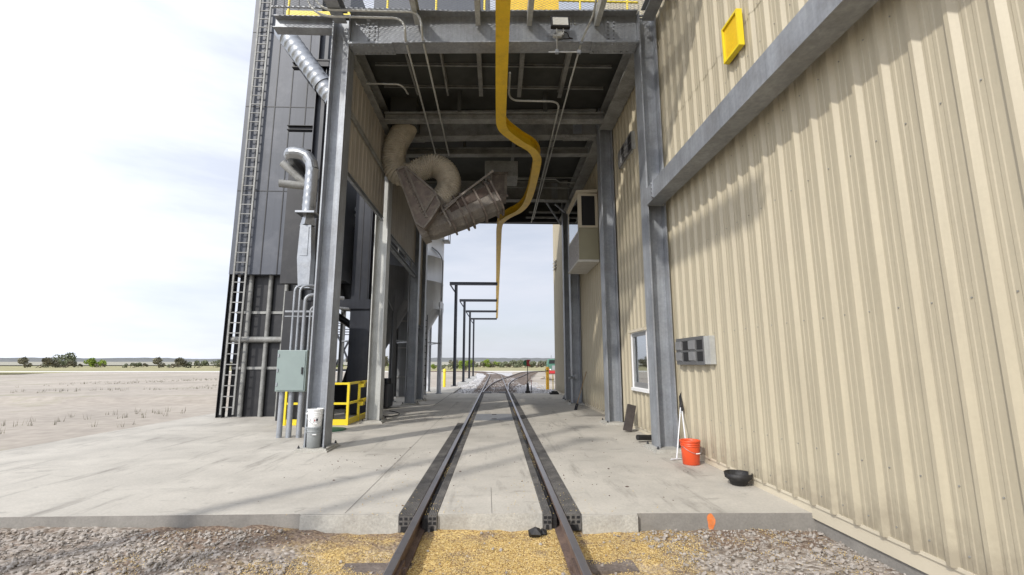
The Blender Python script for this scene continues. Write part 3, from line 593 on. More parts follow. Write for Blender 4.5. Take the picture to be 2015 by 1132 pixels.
# ------------------------------------------------------------------ steel loading canopy
cp = thing('loading_canopy', 'galvanised steel loading bay canopy spanning the railway track', 'canopy', (-3.2, 9, 0))
LX, RX = -3.275, 3.205; DX, WY = .37, .40
LY = [9.2, 13.3, 18.75, 20.65]; RY = [8.9, 12.72, 18.5, 20.25]
def column(x, y, m, ztop=8.95):
    o = MB().ibeam((x, y, .062), (x, y, ztop), DX, WY, .028, .018, up=(1, 0, 0)).build('column', m, cp)
    MB().box(x - .30, x + .30, y - .36, y + .36, .001, .03).box(x - .27, x + .27, y - .33, y + .33, .03, .062).build('base_plate', 'conc_face', o)
    for sx in (-.235, .235):
        for sy in (-.29, .29): MB().lathe([(.022, 0), (.022, .028), (.012, .029), (.012, .05)], (x + sx, y + sy, .062), 8).build('anchor_bolt', 'black', o)
    return o
for y, m in zip(LY, ('galv', 'galv_warm', 'galv', 'galv')): column(LX, y, m)  # second left column takes the paler steel: sunlight put into its colour
for y in RY: column(RX, y, 'galv')
xi0, xi1 = LX + DX / 2 + .004, RX - DX / 2 - .004
def girder(yl, yr, zb, zt, w=.36, m='galv', plates=True, name='girder'):
    a, b = (xi0, yl, (zb + zt) / 2), (xi1, yr, (zb + zt) / 2); d = zt - zb
    o = MB().ibeam(a, b, d, w, .028, .016).build(name, m, cp)
    if plates:
        mt, Ln = frame(a, b)
        for s in (0, 1):
            k = MB(); f_ = MB()
            q0, q1 = (.0, .95) if s == 0 else (Ln - 1.0, Ln - .0)
            f_.box(-w / 2 - .004, w / 2 + .004, q0 + .02, q1 - .02, -d / 2 - .022, -d / 2 - .002, mt)
            qc = .45 if s == 0 else Ln - .55
            k.box(.0085, .024, qc - .13, qc + .13, -d / 2 + .06, d / 2 - .06, mt); k.box(-.024, -.0085, qc - .13, qc + .13, -d / 2 + .06, d / 2 - .06, mt)
            for i in range(7):
                for dx in (-.06, .06):
                    zz = -d / 2 + .1 + i * (d - .2) / 6; k.box(.023, .045, qc + dx - .016, qc + dx + .016, zz - .016, zz + .016, mt); k.box(-.045, -.023, qc + dx - .016, qc + dx + .016, zz - .016, zz + .016, mt)
            for i in range(8):
                qq = q0 + .08 + i * (q1 - q0 - .16) / 7
                for xx in (-w * .34, w * .34): f_.box(xx - .018, xx + .018, qq - .018, qq + .018, -d / 2 - .046, -d / 2 - .021, mt)
            k.build('web_splice_plate', 'galv', o); f_.build('flange_splice_plate', m, o)
    return o
girder(9.1, 8.85, 8.22, 8.97)
gb = MB()
for x in (1.62, 1.70):
    for z in (8.76, 8.84): gb.lathe([(.014, 0), (.014, .02)], (0, 0, 0), 6); n0 = len(gb.v) - 24; gb.v[n0:] = [(x + p[0], 8.895 - p[2], z + p[1]) for p in gb.v[n0:]]
gb.build('web_bolts', 'galv_warm', cp)
girder(12.25, 12.05, 8.27, 8.50, .26, 'galv_roof', False, 'cross_beam')
girder(13.3, 12.95, 8.27, 9.1, .34, 'galv_roof', True)
girder(14.45, 14.2, 8.28, 8.5, .26, 'galv_roof', False, 'cross_beam')
girder(18.75, 18.5, 8.28, 9.1, .34, 'galv_roof', True)
MB().channel((xi0, 21.5, 8.4), (xi1, 21.3, 8.4), .36, .2, .014, side=-1).build('end_beam', 'black', cp)
for x, ys in ((LX, LY), (RX, RY)):
    for y0, y1 in zip(ys[:-1], ys[1:]):
        MB().ibeam((x, y0 + .205, 8.52), (x, y1 - .205, 8.52), .50, .40, .026, .016).build('edge_beam', 'galv_roof', cp)
    MB().ibeam((x, ys[-1] + .205, 8.52), (x, 21.6, 8.52), .50, .40, .026, .016).build('edge_beam', 'galv_roof', cp)
    MB().ibeam((x, 5.5, 8.84), (x, ys[0] - .22, 8.84), .26, .26, .02, .014).build('platform_beam', 'galv', cp)
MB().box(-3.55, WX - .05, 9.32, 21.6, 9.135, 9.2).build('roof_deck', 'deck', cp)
for x, wj in ((-2.16, .05), (-1.32, .05), (-.40, .11), (.66, .11), (1.79, .11)):
    MB().ibeam((x, 9.12, 9.03), (x, 12.0, 9.03), .18, wj, .012, .008).build('roof_joist', 'galv_roof', cp)
for y in (10.9, 11.85):
    MB().channel((-3.05, y, 9.09), (2.98, y - .1, 9.09), .07, .05, .006).build('roof_purlin', 'galv_roof', cp)
for x in (.62, 1.9): MB().ibeam((x, 14.5, 8.98), (x, 18.4, 8.98), .20, .11, .012, .008).build('roof_joist', 'galv_roof', cp)
MB().bar((.2, 16.3, 8.35), (2.95, 16.25, 8.35), .03, .03).bar((.4, 17.4, 8.42), (2.95, 17.4, 8.42), .05, .05).build('roof_rod', 'galv_roof', cp)
for a, b in (((2.15, 18.7, 8.25), (2.95, 20.2, 7.75)), ((2.5, 18.7, 8.2), (3.0, 19.2, 8.0))): MB().bar(a, b, .06, .06).build('knee_brace', 'galv', cp)
for a, b in (((1.5, 20.1, 8.3), (2.9, 20.1, 8.3)), ((1.4, 20.7, 8.25), (2.9, 20.7, 8.25))): MB().bar(a, b, .07, .07).build('roof_rod', 'galv_roof', cp)
# platform in front of the girder: joists and expanded metal
for x in (-1.70, -.41, .68, 2.12):
    MB().channel((x, 5.5, 8.83), (x, 8.96 - .03 * (x + 1.7), 8.83), .28, .10, .012).build('platform_joist', 'galv_warm', cp)
MB().ibeam((-4.75, 9.2, 8.82), (LX - DX / 2 - .003, 9.2, 8.82), .29, .24, .016, .01).build('outrigger_beam', 'galv', cp)
MB().channel((-4.7, 5.46, 8.84), (3.3, 5.46, 8.84), .25, .1, .012, side=-1).build('platform_fascia', 'galv', cp)
gm = MB(); px, py = .11, .066
def strand(gm, x0, x1, y0, y1, z):
    ny = int((y1 - y0) / py); nx = int((x1 - x0) / (px / 2))
    for r_ in range(ny):
        yy = y0 + r_ * py
        for sgn in (-1, 1):
            top = []; 
            for k in range(nx + 1):
                o = (py / 2) * (.93 if k % 2 else 0) * sgn
                top.append((x0 + k * px / 2, yy + o))
            n = len(top); vs = [(x, y - .005, z) for x, y in top] + [(x, y + .004, z + .014) for x, y in top]
            gm.add(vs, [(i, i + 1, i + 1 + n, i + n) for i in range(n - 1)])
strand(gm, -4.7, 3.3, 5.55, 9.02, 8.98)
strand(gm, -4.7, -3.5, 9.02, 9.4, 8.98)
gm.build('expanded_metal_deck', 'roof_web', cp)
for y in np.arange(6.0, 9.0, .95): MB().bar((-4.68, y, 8.962), (3.3, y, 8.962), .035, .025).build('deck_bearer', 'galv', cp)
rl = MB(); rl.box(-4.7, 3.3, 9.50, 9.515, 9.22, 9.42)
for z in (9.85, 10.4): rl.tube([(-4.7, 9.5, z), (3.3, 9.5, z)], .025, 8)
for x in np.arange(-4.65, 3.3, 1.1): rl.tube([(x, 9.5, 9.22), (x, 9.5, 10.4)], .025, 8)
MB().box(.05, 1.45, 9.46, 9.48, 9.5, 10.3).build('railing_panel', 'yellow', cp)
rl.build('handrail', 'safety', cp)
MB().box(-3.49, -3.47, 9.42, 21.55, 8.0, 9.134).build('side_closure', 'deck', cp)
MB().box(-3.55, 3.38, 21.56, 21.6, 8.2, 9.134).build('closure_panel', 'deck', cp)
MB().box(-3.2, -.2, 11.0, 19.5, 9.21, 13.2).build('penthouse', 'bin', cp)
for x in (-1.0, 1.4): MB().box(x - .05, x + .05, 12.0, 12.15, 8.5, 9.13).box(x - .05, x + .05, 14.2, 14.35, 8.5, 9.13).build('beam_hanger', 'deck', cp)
# tan siding along the left bays
for i, (y0, y1, zb) in enumerate(((LY[0] + .21, LY[1] - .21, 5.75), (LY[1] + .21, LY[2] - .21, 5.55), (LY[2] + .21, LY[3] - .21, 3.2))):
    mb = MB(); corr(mb, LX + .02, y0, y1, zb, 8.27, 1, depth=.02); corr(mb, LX - .03, y0, y1, zb, 8.27, -1); mb.build('side_cladding', 'siding_dim', cp)
    MB().channel((LX - .005, y0, zb - .06), (LX - .005, y1, zb - .06), .11, .07, .008, side=1).build('cladding_girt', 'galv', cp)
    if i == 0: MB().box(LX + .045, LX + .10, y0, y1, 7.02, 7.12).build('cladding_girt', 'galv_roof', cp)
    if i == 1:
        MB().channel((LX, y0, 5.15), (LX, y1, 5.05), .14, .10, .01, side=1).build('cladding_girt', 'galv', cp)
        for k in range(4): MB().box(LX + .05, LX + .08, y0 + .5 + k * 1.2, y0 + .56 + k * 1.2, 5.16, 5.44).build('hanger_strap', 'galv_roof', cp)
# wall girts on the right, running back towards the viewer
gz = 4.83
g_ = MB(); g_.channel((3.02, RY[0] - .205, gz), (3.02, -1.5, gz), .34, .30, .016, side=-1); g_ = g_.build('wall_girt', 'galv', cp)
MB().box(2.985, 3.008, RY[0] - .62, RY[0] - .55, gz - .155, gz + .155).build('stiffener', 'galv', g_)
mb = MB()
for k in range(4): mb.box(2.97, 2.985, RY[0] - .60, RY[0] - .57, gz - .13 + k * .08, gz - .10 + k * .08)
mb.build('bolts', 'galv', g_)
MB().box(3.052, 3.358, RY[0] - .197, RY[0] - .17, gz - .17, gz + .17).build('gusset', 'galv_warm', cp)
# ------------------------------------------------------------------ yellow trolley rail and gantry
rp_ = [(.14, 1.5, 7.5), (.14, 6, 7.5), (.14, 9.6, 7.5)] + smooth_path([(.14, 10.3, 7.5), (.16, 10.9, 7.5), (.28, 11.3, 7.5), (.66, 11.85, 7.5), (1.02, 12.28, 7.5), (1.22, 12.8, 7.5), (1.26, 13.5, 7.5), (1.26, 14.6, 7.5), (1.23, 15.9, 7.5), (1.14, 16.9, 7.5), (.92, 17.7, 7.5), (.55, 18.35, 7.5), (.27, 19.05, 7.5), (.17, 19.9, 7.5), (.16, 22, 7.5)], 5)[1:] + [(.155, 40, 7.48), (.15, 61.6, 7.45)]
IP = [(-.125, 0), (.125, 0), (.125, .018), (.008, .024), (.008, .30), (.10, .306), (.10, .324), (-.10, .324), (-.10, .306), (-.008, .30), (-.008, .024), (-.125, .018)]
yr = thing('trolley_rail', 'yellow overhead rail that bends round the loading spout', 'overhead rail', (.14, 1.5, 7.5))
MB().sweep(IP, rp_).build('rail_beam', 'yellow', yr)
for x, y in ((.14, 6.2), (.14, 8.9), (.14, 10.0), (1.26, 13.1), (1.24, 15.3), (.3, 18.7)):
    MB().box(x - .04, x + .04, y - .03, y + .03, 7.826, 8.26 if y > 9 else 8.75).build('hanger', 'galv_roof', yr)
for k, (y, lab) in enumerate(((33.6, 'nearest dark gantry post with an arm, standing at the slab corner'), (42.8, 'second dark gantry post, on the nearest concrete block'), (52.0, 'third dark gantry post, on the middle concrete block'), (60.9, 'farthest dark gantry post, holding the end of the yellow rail'))):
    t = thing('gantry_post', lab, 'gantry', (-2.87, y, 0), 'dark gantry posts holding the yellow rail')
    z0 = .0 if k == 0 else -.07
    MB().ibeam((-2.87, y, z0 + .03), (-2.87, y, 7.2), .21, .21, .02, .014, up=(1, 0, 0)).build('post', 'gantry', t)
    MB().ibeam((-3.35, y, 7.32), (.14, y, 7.32), .22, .18, .02, .014).build('arm', 'gantry', t)
    MB().bar((-3.28, y, 7.2), (-2.96, y, 6.72), .10, .10, up=(0, 1, 0)).build('brace', 'gantry', t)
    MB().box(-3.1, -2.64, y - .22, y + .22, z0, z0 + .03).build('base_plate', 'gantry', t)
    if k:
        b = MB().box(-3.32, -2.42, y - .5, y + .5, -.85, z0 - .002).build('footing_block', 'conc_grey', bevel=.02)
        tag(b, ('nearest', 'middle', 'farthest')[k - 1] + ' square concrete footing block under a dark gantry post', 'footing', 'concrete footings in the gravel')
# ------------------------------------------------------------------ loading spout and hose
ax, bx = Vector((-2.0, 12.80, 5.25)), Vector((.02, 12.80, 6.30))
sp = thing('loading_spout', 'dusty ribbed steel grain loading spout hanging under the roof', 'spout', (-1, 12.8, 5.2))
def sec(t, h, d, ch):     # eight-sided section across the spout axis
    m, L_ = frame(ax, bx); y = t * L_
    return [m @ Vector((x, y, z)) for x, z in ((-d, -h + ch), (-d + ch, -h), (d - ch, -h), (d, -h + ch), (d, h - ch), (d - ch, h), (-d + ch, h), (-d, h - ch))]
def loft(mb, S_):
    n = 8; vs = [p for s_ in S_ for p in s_]
    mb.add(vs, [(i * n + k, i * n + (k + 1) % n, (i + 1) * n + (k + 1) % n, (i + 1) * n + k) for i in range(len(S_) - 1) for k in range(n)] + [tuple(range(n - 1, -1, -1)), tuple(range((len(S_) - 1) * n, len(S_) * n))])
HH = lambda t: .27 + .18 * min(1, t * 1.5)
mb = MB(); loft(mb, [sec(0, .2, .32, .06), sec(.10, HH(.1), .40, .15), sec(.5, HH(.5), .43, .19), sec(1, .45, .43, .19)]); mb.build('spout_body', 'spout', sp)
mt_, Ls_ = frame(ax, bx)
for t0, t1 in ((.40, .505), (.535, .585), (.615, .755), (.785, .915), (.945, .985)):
    MB().box(.432, .445, t0 * Ls_, t1 * Ls_, .02, .27, mt_).build('upper_shade_panel', 'spout_rust_shade', sp)  # thin rusty plates with the upper facet's shade put into their colour
for t in (.36, .52, .60, .77, .93, 1.0):
    mb = MB(); loft(mb, [sec(t - .011, HH(t) + .065, .50, .2), sec(t + .011, HH(t) + .065, .50, .2)]); mb.build('spout_flange', 'spout_brown', sp)
mb = MB(); loft(mb, [sec(-.05, .26, .40, .06), sec(.035, .27, .41, .06)]); mb.build('spout_lip', 'spout', sp)
hd = [(-2.66, 6.76), (-2.43, 6.86), (-1.63, 6.16), (-1.47, 5.80), (-1.72, 5.36), (-1.88, 5.15), (-2.10, 5.29)]
MB().prism(hd, 12.05, 12.44).build('hood', 'spout_brown', sp)
h2 = MB()
for p, q in zip(hd, hd[1:] + hd[:1]): h2.bar((p[0], 12.03, p[1]), (q[0], 12.03, q[1]), .045, .045, up=(0, 1, 0))
h2.bar((-2.43, 12.02, 6.84), (-1.80, 12.02, 5.42), .05, .04, up=(0, 1, 0)).bar((-1.6, 12.02, 6.1), (-1.86, 12.02, 5.6), .05, .04, up=(0, 1, 0))
for k in range(16):
    t = k / 15; x = -2.46 + .60 * t; z = 6.68 - 1.25 * t; h2.box(x - .018, x + .018, 12.0, 12.05, z - .018, z + .018)
h2.build('hood_flange', 'spout', sp)
MB().lathe([(.36, 0), (.36, .2), (.40, .21), (.40, .25)], (0, 0, 0), 20).build('collar', 'spout', sp).matrix_parent_inverse = Matrix.Translation(-Vector(sp.location)) @ Matrix.Translation((-1.72, 12.62, 5.88)) @ Vector((.45, .12, .55)).to_track_quat('Z', 'Y').to_matrix().to_4x4()
MB().bar((-1.38, 12.3, 5.80), (-.05, 12.3, 6.88), .05, .05).bar((-1.5, 12.28, 5.6), (-1.05, 12.28, 6.02), .04, .04).bar((-1.68, 12.2, 6.22), (-1.18, 12.2, 5.25), .07, .05).build('strut', 'spout', sp)
MB().box(-.18, .36, 14.4, 15.2, 6.95, 7.72).box(-.24, .42, 14.36, 14.40, 7.66, 7.74).box(-.24, .42, 14.36, 14.40, 6.9, 6.98).build('inlet_box', 'spout_brown', sp)
MB().box(.30, .38, 14.34, 14.36, 6.98, 7.66).box(-.16, -.10, 14.34, 14.36, 6.98, 7.66).build('inlet_frame', 'spout', sp)
MB().box(-.35, .75, 14.7, 15.6, 7.75, 8.27).build('gate_box', 'galv_roof', sp)
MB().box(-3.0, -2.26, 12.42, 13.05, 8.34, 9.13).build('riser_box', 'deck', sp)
MB().tube([(-1.0, 14.6, 7.15), (-.55, 14.9, 6.95)], .2, 12).build('side_pipe', 'spout', sp)
hp = smooth_path([(-2.62, 12.78, 8.42), (-2.66, 12.77, 8.3), (-2.76, 12.76, 8.08), (-2.90, 12.78, 7.75), (-2.93, 12.8, 7.32), (-2.78, 12.82, 6.99), (-2.42, 12.84, 6.98), (-2.08, 12.84, 7.16), (-1.76, 12.84, 7.24), (-1.46, 12.84, 7.08), (-1.32, 12.82, 6.76), (-1.38, 12.78, 6.40), (-1.60, 12.70, 6.10)], 24)
hs = MB().tube(hp, lambda i: .32 + (.026, .010, -.024, .010)[i % 4], 28).build('flexible_hose', 'hose')
tag(hs, 'thick ribbed dusty hose looping from the roof down to the spout', 'hose')
# ------------------------------------------------------------------ conduits and lamp
def pipe(name, label, p, r, m='galv_warm', cat='conduit', group='thin electrical conduits under the canopy', clamps=()):
    t = thing(name, label, cat, p[0], group)
    MB().tube(p, r, 8).build('pipe', m, t)
    for c in clamps: MB().box(c[0] - .035, c[0] + .035, c[1] - .03, c[1] + .03, c[2] - .035, c[2] + .035).build('clamp', 'galv', t)
arc = lambda a, b, c, n=6: [Vector(a) * (1 - t) ** 2 + 2 * Vector(b) * t * (1 - t) + Vector(c) * t * t for t in [i / n for i in range(n + 1)]]
pipe('conduit', 'left conduit of the pair that bends off the girder and runs back along the roof', [(-4.05, 8.62, 9.5)] + arc((-3.85, 8.62, 8.95), (-3.7, 8.62, 8.58), (-3.35, 8.62, 8.58)) + arc((-2.1, 8.62, 8.58), (-1.84, 8.62, 8.58), (-1.84, 8.64, 8.25)) + [(-1.86, 8.8, 8.21), (-1.92, 14.2, 8.21)], .024, clamps=((-1.85, 8.85, 8.2), (-2.6, 8.66, 8.58)))
pipe('conduit', 'right conduit of the pair that bends off the girder and runs back along the roof', [(-3.88, 8.56, 9.5)] + arc((-3.7, 8.56, 8.98), (-3.55, 8.56, 8.68), (-3.3, 8.56, 8.68)) + arc((-1.75, 8.56, 8.68), (-1.5, 8.56, 8.68), (-1.5, 8.58, 8.30)) + [(-1.5, 8.75, 8.21), (-1.5, 14.2, 8.21)], .024, clamps=((-1.5, 8.8, 8.2),))
pipe('conduit', 'short bent conduit crossing the dark roof at the upper left', [(-3.1, 10.4, 8.24), (-2.45, 10.4, 8.24)] + arc((-2.40, 10.4, 8.24), (-2.22, 10.4, 8.24), (-2.2, 10.75, 8.24)) + [(-2.2, 10.9, 8.3)], .022)
pipe('conduit', 'stepped conduit beside the yellow rail under the roof', [(.34, 9.8, 8.2)] + arc((.34, 10.6, 8.2), (.36, 10.95, 8.2), (.62, 10.95, 8.2)) + arc((1.4, 10.95, 8.2), (1.66, 10.95, 8.2), (1.66, 11.3, 8.2)) + [(1.68, 15, 8.2), (1.70, 21.3, 8.2)], .026)
pipe('conduit', 'long straight conduit running back under the roof from beside the floodlight', [(2.0, 7.2, 8.9), (1.97, 8.3, 8.5), (1.80, 8.7, 8.21), (1.78, 14, 8.2), (1.76, 20.8, 8.2)], .022, clamps=((1.80, 8.72, 8.2),))
pipe('conduit', 'small tee conduit below the floodlight on the girder', [(1.28, 8.66, 8.30), (1.28, 8.68, 7.98), (1.1, 8.68, 7.93), (1.76, 8.7, 7.96)], .016, clamps=((1.28, 8.68, 7.94), (1.74, 8.7, 7.96)))
pipe('conduit', 'conduit with a kink crossing the far end of the roof', [(.6, 16.1, 8.22), (2.2, 16.1, 8.22), (2.4, 16.4, 8.22), (2.95, 16.4, 8.22)], .02)
fl = thing('floodlight', 'black framed floodlight mounted on the front girder', 'floodlight', (1.36, 8.7, 8.2))
tl = Matrix.Translation((1.36, 8.68, 8.62)) @ Matrix.Rotation(rad(-14), 4, 'X')
mb = MB(); mb.box(-.20, .20, -.03, .05, -.15, .15, tl); mb.build('housing', 'blackrubber', fl, bevel=.008)
MB().box(-.16, .16, -.036, -.031, -.11, .11, tl).build('lens', 'lens', fl)
MB().box(1.27, 1.29, 8.66, 8.69, 8.34, 8.52).box(1.41, 1.43, 8.66, 8.69, 8.34, 8.52).box(1.27, 1.43, 8.66, 8.69, 8.33, 8.35).box(1.29, 1.41, 8.69, 8.88, 8.36, 8.44).build('bracket', 'galv_warm', fl)
MB().tube(smooth_path([(1.40, 8.68, 8.42), (1.5, 8.66, 8.36), (1.54, 8.68, 8.28), (1.62, 8.7, 8.27), (1.42, 8.7, 8.27)], 5), .011, 6).build('cable', 'blackrubber', fl)
MB().box(1.20, 1.38, 8.62, 8.68, 8.255, 8.30).build('junction_box', 'galv_warm', fl)

# ------------------------------------------------------------------ things left: bins, ducts, towers
bn = thing('storage_bin', 'tall slate grey steel bin behind the left column', 'bin', (-6.2, 16, 0))
MB().box(-8.2, -5.0, 14.4, 18.5, 4.3, 15).build('bin_wall', 'bin', bn)
mb = MB()
for x in (-7.75, -7.25, -6.75, -6.25, -5.75, -5.25): mb.box(x - .014, x + .014, 14.386, 14.399, 4.3, 15)
for z in (7.0, 9.9, 12.6): mb.box(-8.19, -5.01, 14.39, 14.3995, z - .012, z + .012)
mb.build('panel_seam', 'black', bn)
MB().box(-8.0, -5.75, 14.7, 16.0, 0, 4.299).build('bin_base', 'black', bn)
for x in (-7.6, -7.0, -6.5): MB().tube([(x, 14.62, 0), (x, 14.62, 4.3)], .07, 10).build('standpipe', 'galv_roof', bn)
MB().tube([(-8.05, 14.55, 2.3), (-5.7, 14.55, 2.3)], .09, 12).build('header_pipe', 'galv_roof', bn)
for z in (1.4, 3.1): MB().box(-8.0, -5.74, 14.66, 14.699, z, z + .08).build('base_band', 'galv_roof', bn)
ld = MB()
for x in (-7.98, -7.62): ld.box(x - .025, x + .025, 14.27, 14.32, .1, 14)
for k in range(44): ld.box(-7.98, -7.62, 14.28, 14.31, .3 + k * .31, .325 + k * .31)
ld.build('ladder', 'galv_roof', bn)
for x in (-8.1, -5.9): MB().ibeam((x, 14.5, 0), (x, 14.5, 4.3), .18, .18, .014, .01, up=(1, 0, 0)).build('bin_leg', 'black', bn)
tw = thing('steel_tower', 'black steel tower frame with crossbeams beside the left column', 'tower', (-4.8, 12, 0))
MB().ibeam((-4.82, 12.1, 3.2), (-4.82, 12.1, 12.5), .27, .27, .02, .014, up=(1, 0, 0)).build('tower_column', 'navy', tw)
for z, h in ((9.92, .16), (8.02, .13), (7.32, .12)): MB().ibeam((-5.75, 12.25, z), (-4.97, 12.25, z), h, .16, .014, .01).build('tower_beam', 'black', tw)
MB().box(-5.02, -4.62, 11.9, 12.3, 9.7, 9.86).box(-5.05, -4.6, 11.88, 12.32, 9.86, 9.90).build('bracket', 'black', tw)
MB().box(-4.78, -4.66, 11.955, 11.964, 8.80, 8.92).build('tag_plate', 'frame_wht', tw)
MB().box(-5.75, -4.6, 12.5, 12.7, 3.7, 6.8).build('tower_panel', 'black', tw)
MB().box(-5.9, -4.85, 13.2, 14.0, .05, 3.6).build('tower_base', 'black', tw)
MB().ibeam((-4.82, 12.3, 0), (-4.82, 12.3, 3.2), .2, .2, .014, .01, up=(1, 0, 0)).build('tower_leg', 'black', tw)
d1 = thing('spiral_duct', 'large spiral metal duct slanting down behind the top of the left column', 'duct', (-5.4, 11.6, 9.6))
def spiral(p, r, step=4, e=.006): return lambda i: r + (e if i % step == 0 else 0)
q = [Vector((-5.64, 11.64, 10.33)).lerp(Vector((-4.36, 11.80, 8.62)), i / 60) for i in range(61)]
MB().tube(q, spiral(q, .25, 5, .012), 20).build('pipe', 'bright_galv', d1)
MB().tube([q[44], q[46]], .28, 20).build('band', 'bright_galv', d1)
MB().tube(smooth_path([(-5.62, 11.64, 10.30), (-5.85, 11.78, 10.62), (-6.0, 12.6, 10.85), (-6.0, 14.5, 10.9)], 6), .25, 16).build('elbow', 'bright_galv', d1)
d2 = thing('elbow_duct', 'shiny metal duct elbow dropping into a square chute beside the left column', 'duct', (-4.7, 11.3, 6))
e_ = [(-5.3, 12.4, 6.86), (-5.28, 11.7, 6.86)] + arc((-5.24, 11.4, 6.86), (-5.2, 11.3, 6.86), (-5.05, 11.3, 6.86), 3) + [(-4.92, 11.3, 6.84), (-4.76, 11.3, 6.76), (-4.65, 11.3, 6.60), (-4.61, 11.3, 6.42)]
MB().tube(e_, .155, 16, smooth=False).build('elbow', 'bright_galv', d2)
q = [(-4.61 - .02 * i / 24, 11.3, 6.42 - i * .048) for i in range(25)]
MB().tube(q, spiral(q, .155, 4, .008), 18).build('pipe', 'bright_galv', d2)
MB().box(-4.86, -4.40, 11.07, 11.53, 5.22, 5.27).build('flange', 'bright_galv', d2)
mb = MB(); mb.lathe([(.20, 0), (.13, .28)], (-4.62, 11.3, 4.94), 4, False); mb.build('transition', 'bright_galv', d2)
MB().prism([(-4.75, 4.93), (-4.77, 4.1), (-4.70, 3.4), (-4.44, 3.4), (-4.44, 4.1), (-4.49, 4.93)], 11.17, 11.43).build('chute', 'bright_galv', d2)
MB().box(-4.71, -4.53, 11.155, 11.168, 4.16, 4.88).build('access_panel', 'bright_galv', d2)
MB().box(-4.73, -4.41, 11.14, 11.46, 3.36, 3.42).build('chute_flange', 'bright_galv', d2)
for k, (z, lab) in enumerate(((6.55, 'upper dark round pipe behind the shiny duct elbow'), (6.2, 'lower dark round pipe behind the shiny duct elbow'))):
    tag(MB().tube([(-5.6, 11.8 - .1 * k, z + .25 * (1 - k)), (-4.95 + .05 * k, 11.9, z - .32 * (1 - k))], .10, 12).build('dark_pipe', 'galv_roof'), lab, 'pipe')
cbn = thing('electrical_cabinet', 'sage grey electrical cabinet on pipe legs left of the column', 'cabinet', (-4.5, 10.5, 0))
MB().box(-4.72, -4.08, 10.45, 10.8, .98, 1.87).build('case', 'cabinet', cbn, bevel=.01)
MB().box(-4.69, -4.11, 10.435, 10.449, 1.01, 1.84).build('cabinet_door', 'cabinet', cbn)
MB().box(-4.17, -4.14, 10.41, 10.434, 1.35, 1.50).build('latch', 'black', cbn)
for z in (1.1, 1.4, 1.72): MB().box(-4.70, -4.67, 10.42, 10.434, z, z + .07).build('hinge', 'galv', cbn)
for x in (-4.62, -4.42, -4.2): MB().tube([(x, 10.6, 0), (x, 10.6, .98)], .06, 10).build('leg', 'galv', cbn)
for k, x in enumerate((-4.52, -4.40, -4.27, -4.14)):
    zt = 3.35 - .22 * (k // 2) - (.25 if k == 3 else 0)
    MB().tube([(x - .08 * 0, 10.62, 1.87), (x, 10.62, zt - .2)] + arc((x, 10.62, zt - .15), (x, 10.62, zt), (x + .2, 10.72, zt)) + [(x + .7, 11.1, zt - .02)], (.028, .028, .045, .028)[k], 8).build('riser_pipe', 'galv', cbn)
MB().box(-4.7, -4.0, 10.60, 10.64, 2.72, 2.76).box(-4.7, -4.0, 10.60, 10.64, 2.62, 2.64).build('strut_channel', 'galv', cbn)
MB().box(-4.5, -4.0, 10.9, 11.1, 1.9, 3.0).build('back_board', 'black', cbn)
lg = thing('elevator_leg', 'dark navy elevator casing between the two left columns', 'elevator leg', (-4.2, 15.3, 0))
MB().box(-4.62, -4.06, 15.0, 15.6, 3.6, 12).build('casing', 'navy', lg)
MB().box(-4.60, -3.98, 14.95, 15.65, .05, 3.30).build('boot', 'navy', lg)
MB().box(-5.0, -3.92, 14.88, 15.7, 3.30, 3.60).build('collar', 'navy', lg)
MB().box(-4.36, -4.34, 14.988, 14.999, 3.6, 12).box(-4.12, -4.10, 14.988, 14.999, 3.6, 12).build('casing_seam', 'black', lg)
MB().tube([(-3.85, 15.5, 0), (-3.85, 15.5, 12)], .17, 14).build('down_pipe', 'navy', lg)
pf = thing('pipe_rack', 'dark pipe rack and round ducting behind the left columns', 'pipe rack', (-5, 16.5, 0))
for z, h in ((6.95, .13), (6.75, .07), (6.25, .08), (3.66, .16)): MB().box(-6.0, -4.7, 16.1, 16.25, z, z + h).build('rack_beam', 'galv' if z > 6.5 else 'black', pf)
for a, b in (((-5.6, 16.2, 6.3), (-4.8, 16.2, 6.9)), ((-5.6, 16.2, 6.9), (-4.8, 16.2, 6.3))): MB().bar(a, b, .04, .04, up=(0, 1, 0)).build('rack_brace', 'black', pf)
MB().tube([(-5.02, 16.5, 5.0), (-5.02, 16.5, 6.4)], .30, 18).build('drum', 'navy', pf)
MB().tube(smooth_path([(-4.7, 16.4, 5.0), (-5.0, 16.4, 4.85), (-5.2, 16.4, 4.5), (-5.1, 16.4, 4.0), (-4.9, 16.4, 3.7)], 5), .34, 16).build('duct_bend', 'black', pf)
MB().tube([(-5.75, 16.3, 0), (-5.75, 16.3, 7)], .08, 8).tube([(-4.7, 16.3, 2.7), (-5.6, 16.3, 3.3)], .12, 10).build('rack_post', 'black', pf)
lt = thing('braced_stand', 'dark cross-braced steel stand seen between the two left columns', 'stand', (-8.6, 27, 0))
for x in (-9.1, -8.1): MB().bar((x, 27, 0), (x, 27, 4.6), .14, .14, up=(1, 0, 0)).build('stand_leg', 'gantry', lt)
for a, b in (((-9.1, 27.1, 1.3), (-8.1, 27.1, 3.4)), ((-8.1, 27.0, 1.3), (-9.1, 27.0, 3.4))): MB().bar(a, b, .09, .09, up=(0, 1, 0)).build('cross_brace', 'gantry', lt)
for z in (1.2, 3.2, 3.35, 3.5, 3.7, 3.85): MB().bar((-9.7, 27, z), (-7.6, 27, z), .05, .05 if z > 2 else .12).build('stand_rail', 'gantry', lt)
MB().box(-9.6, -7.4, 27.3, 28.4, .0, .55).build('stand_base', 'galv', lt)
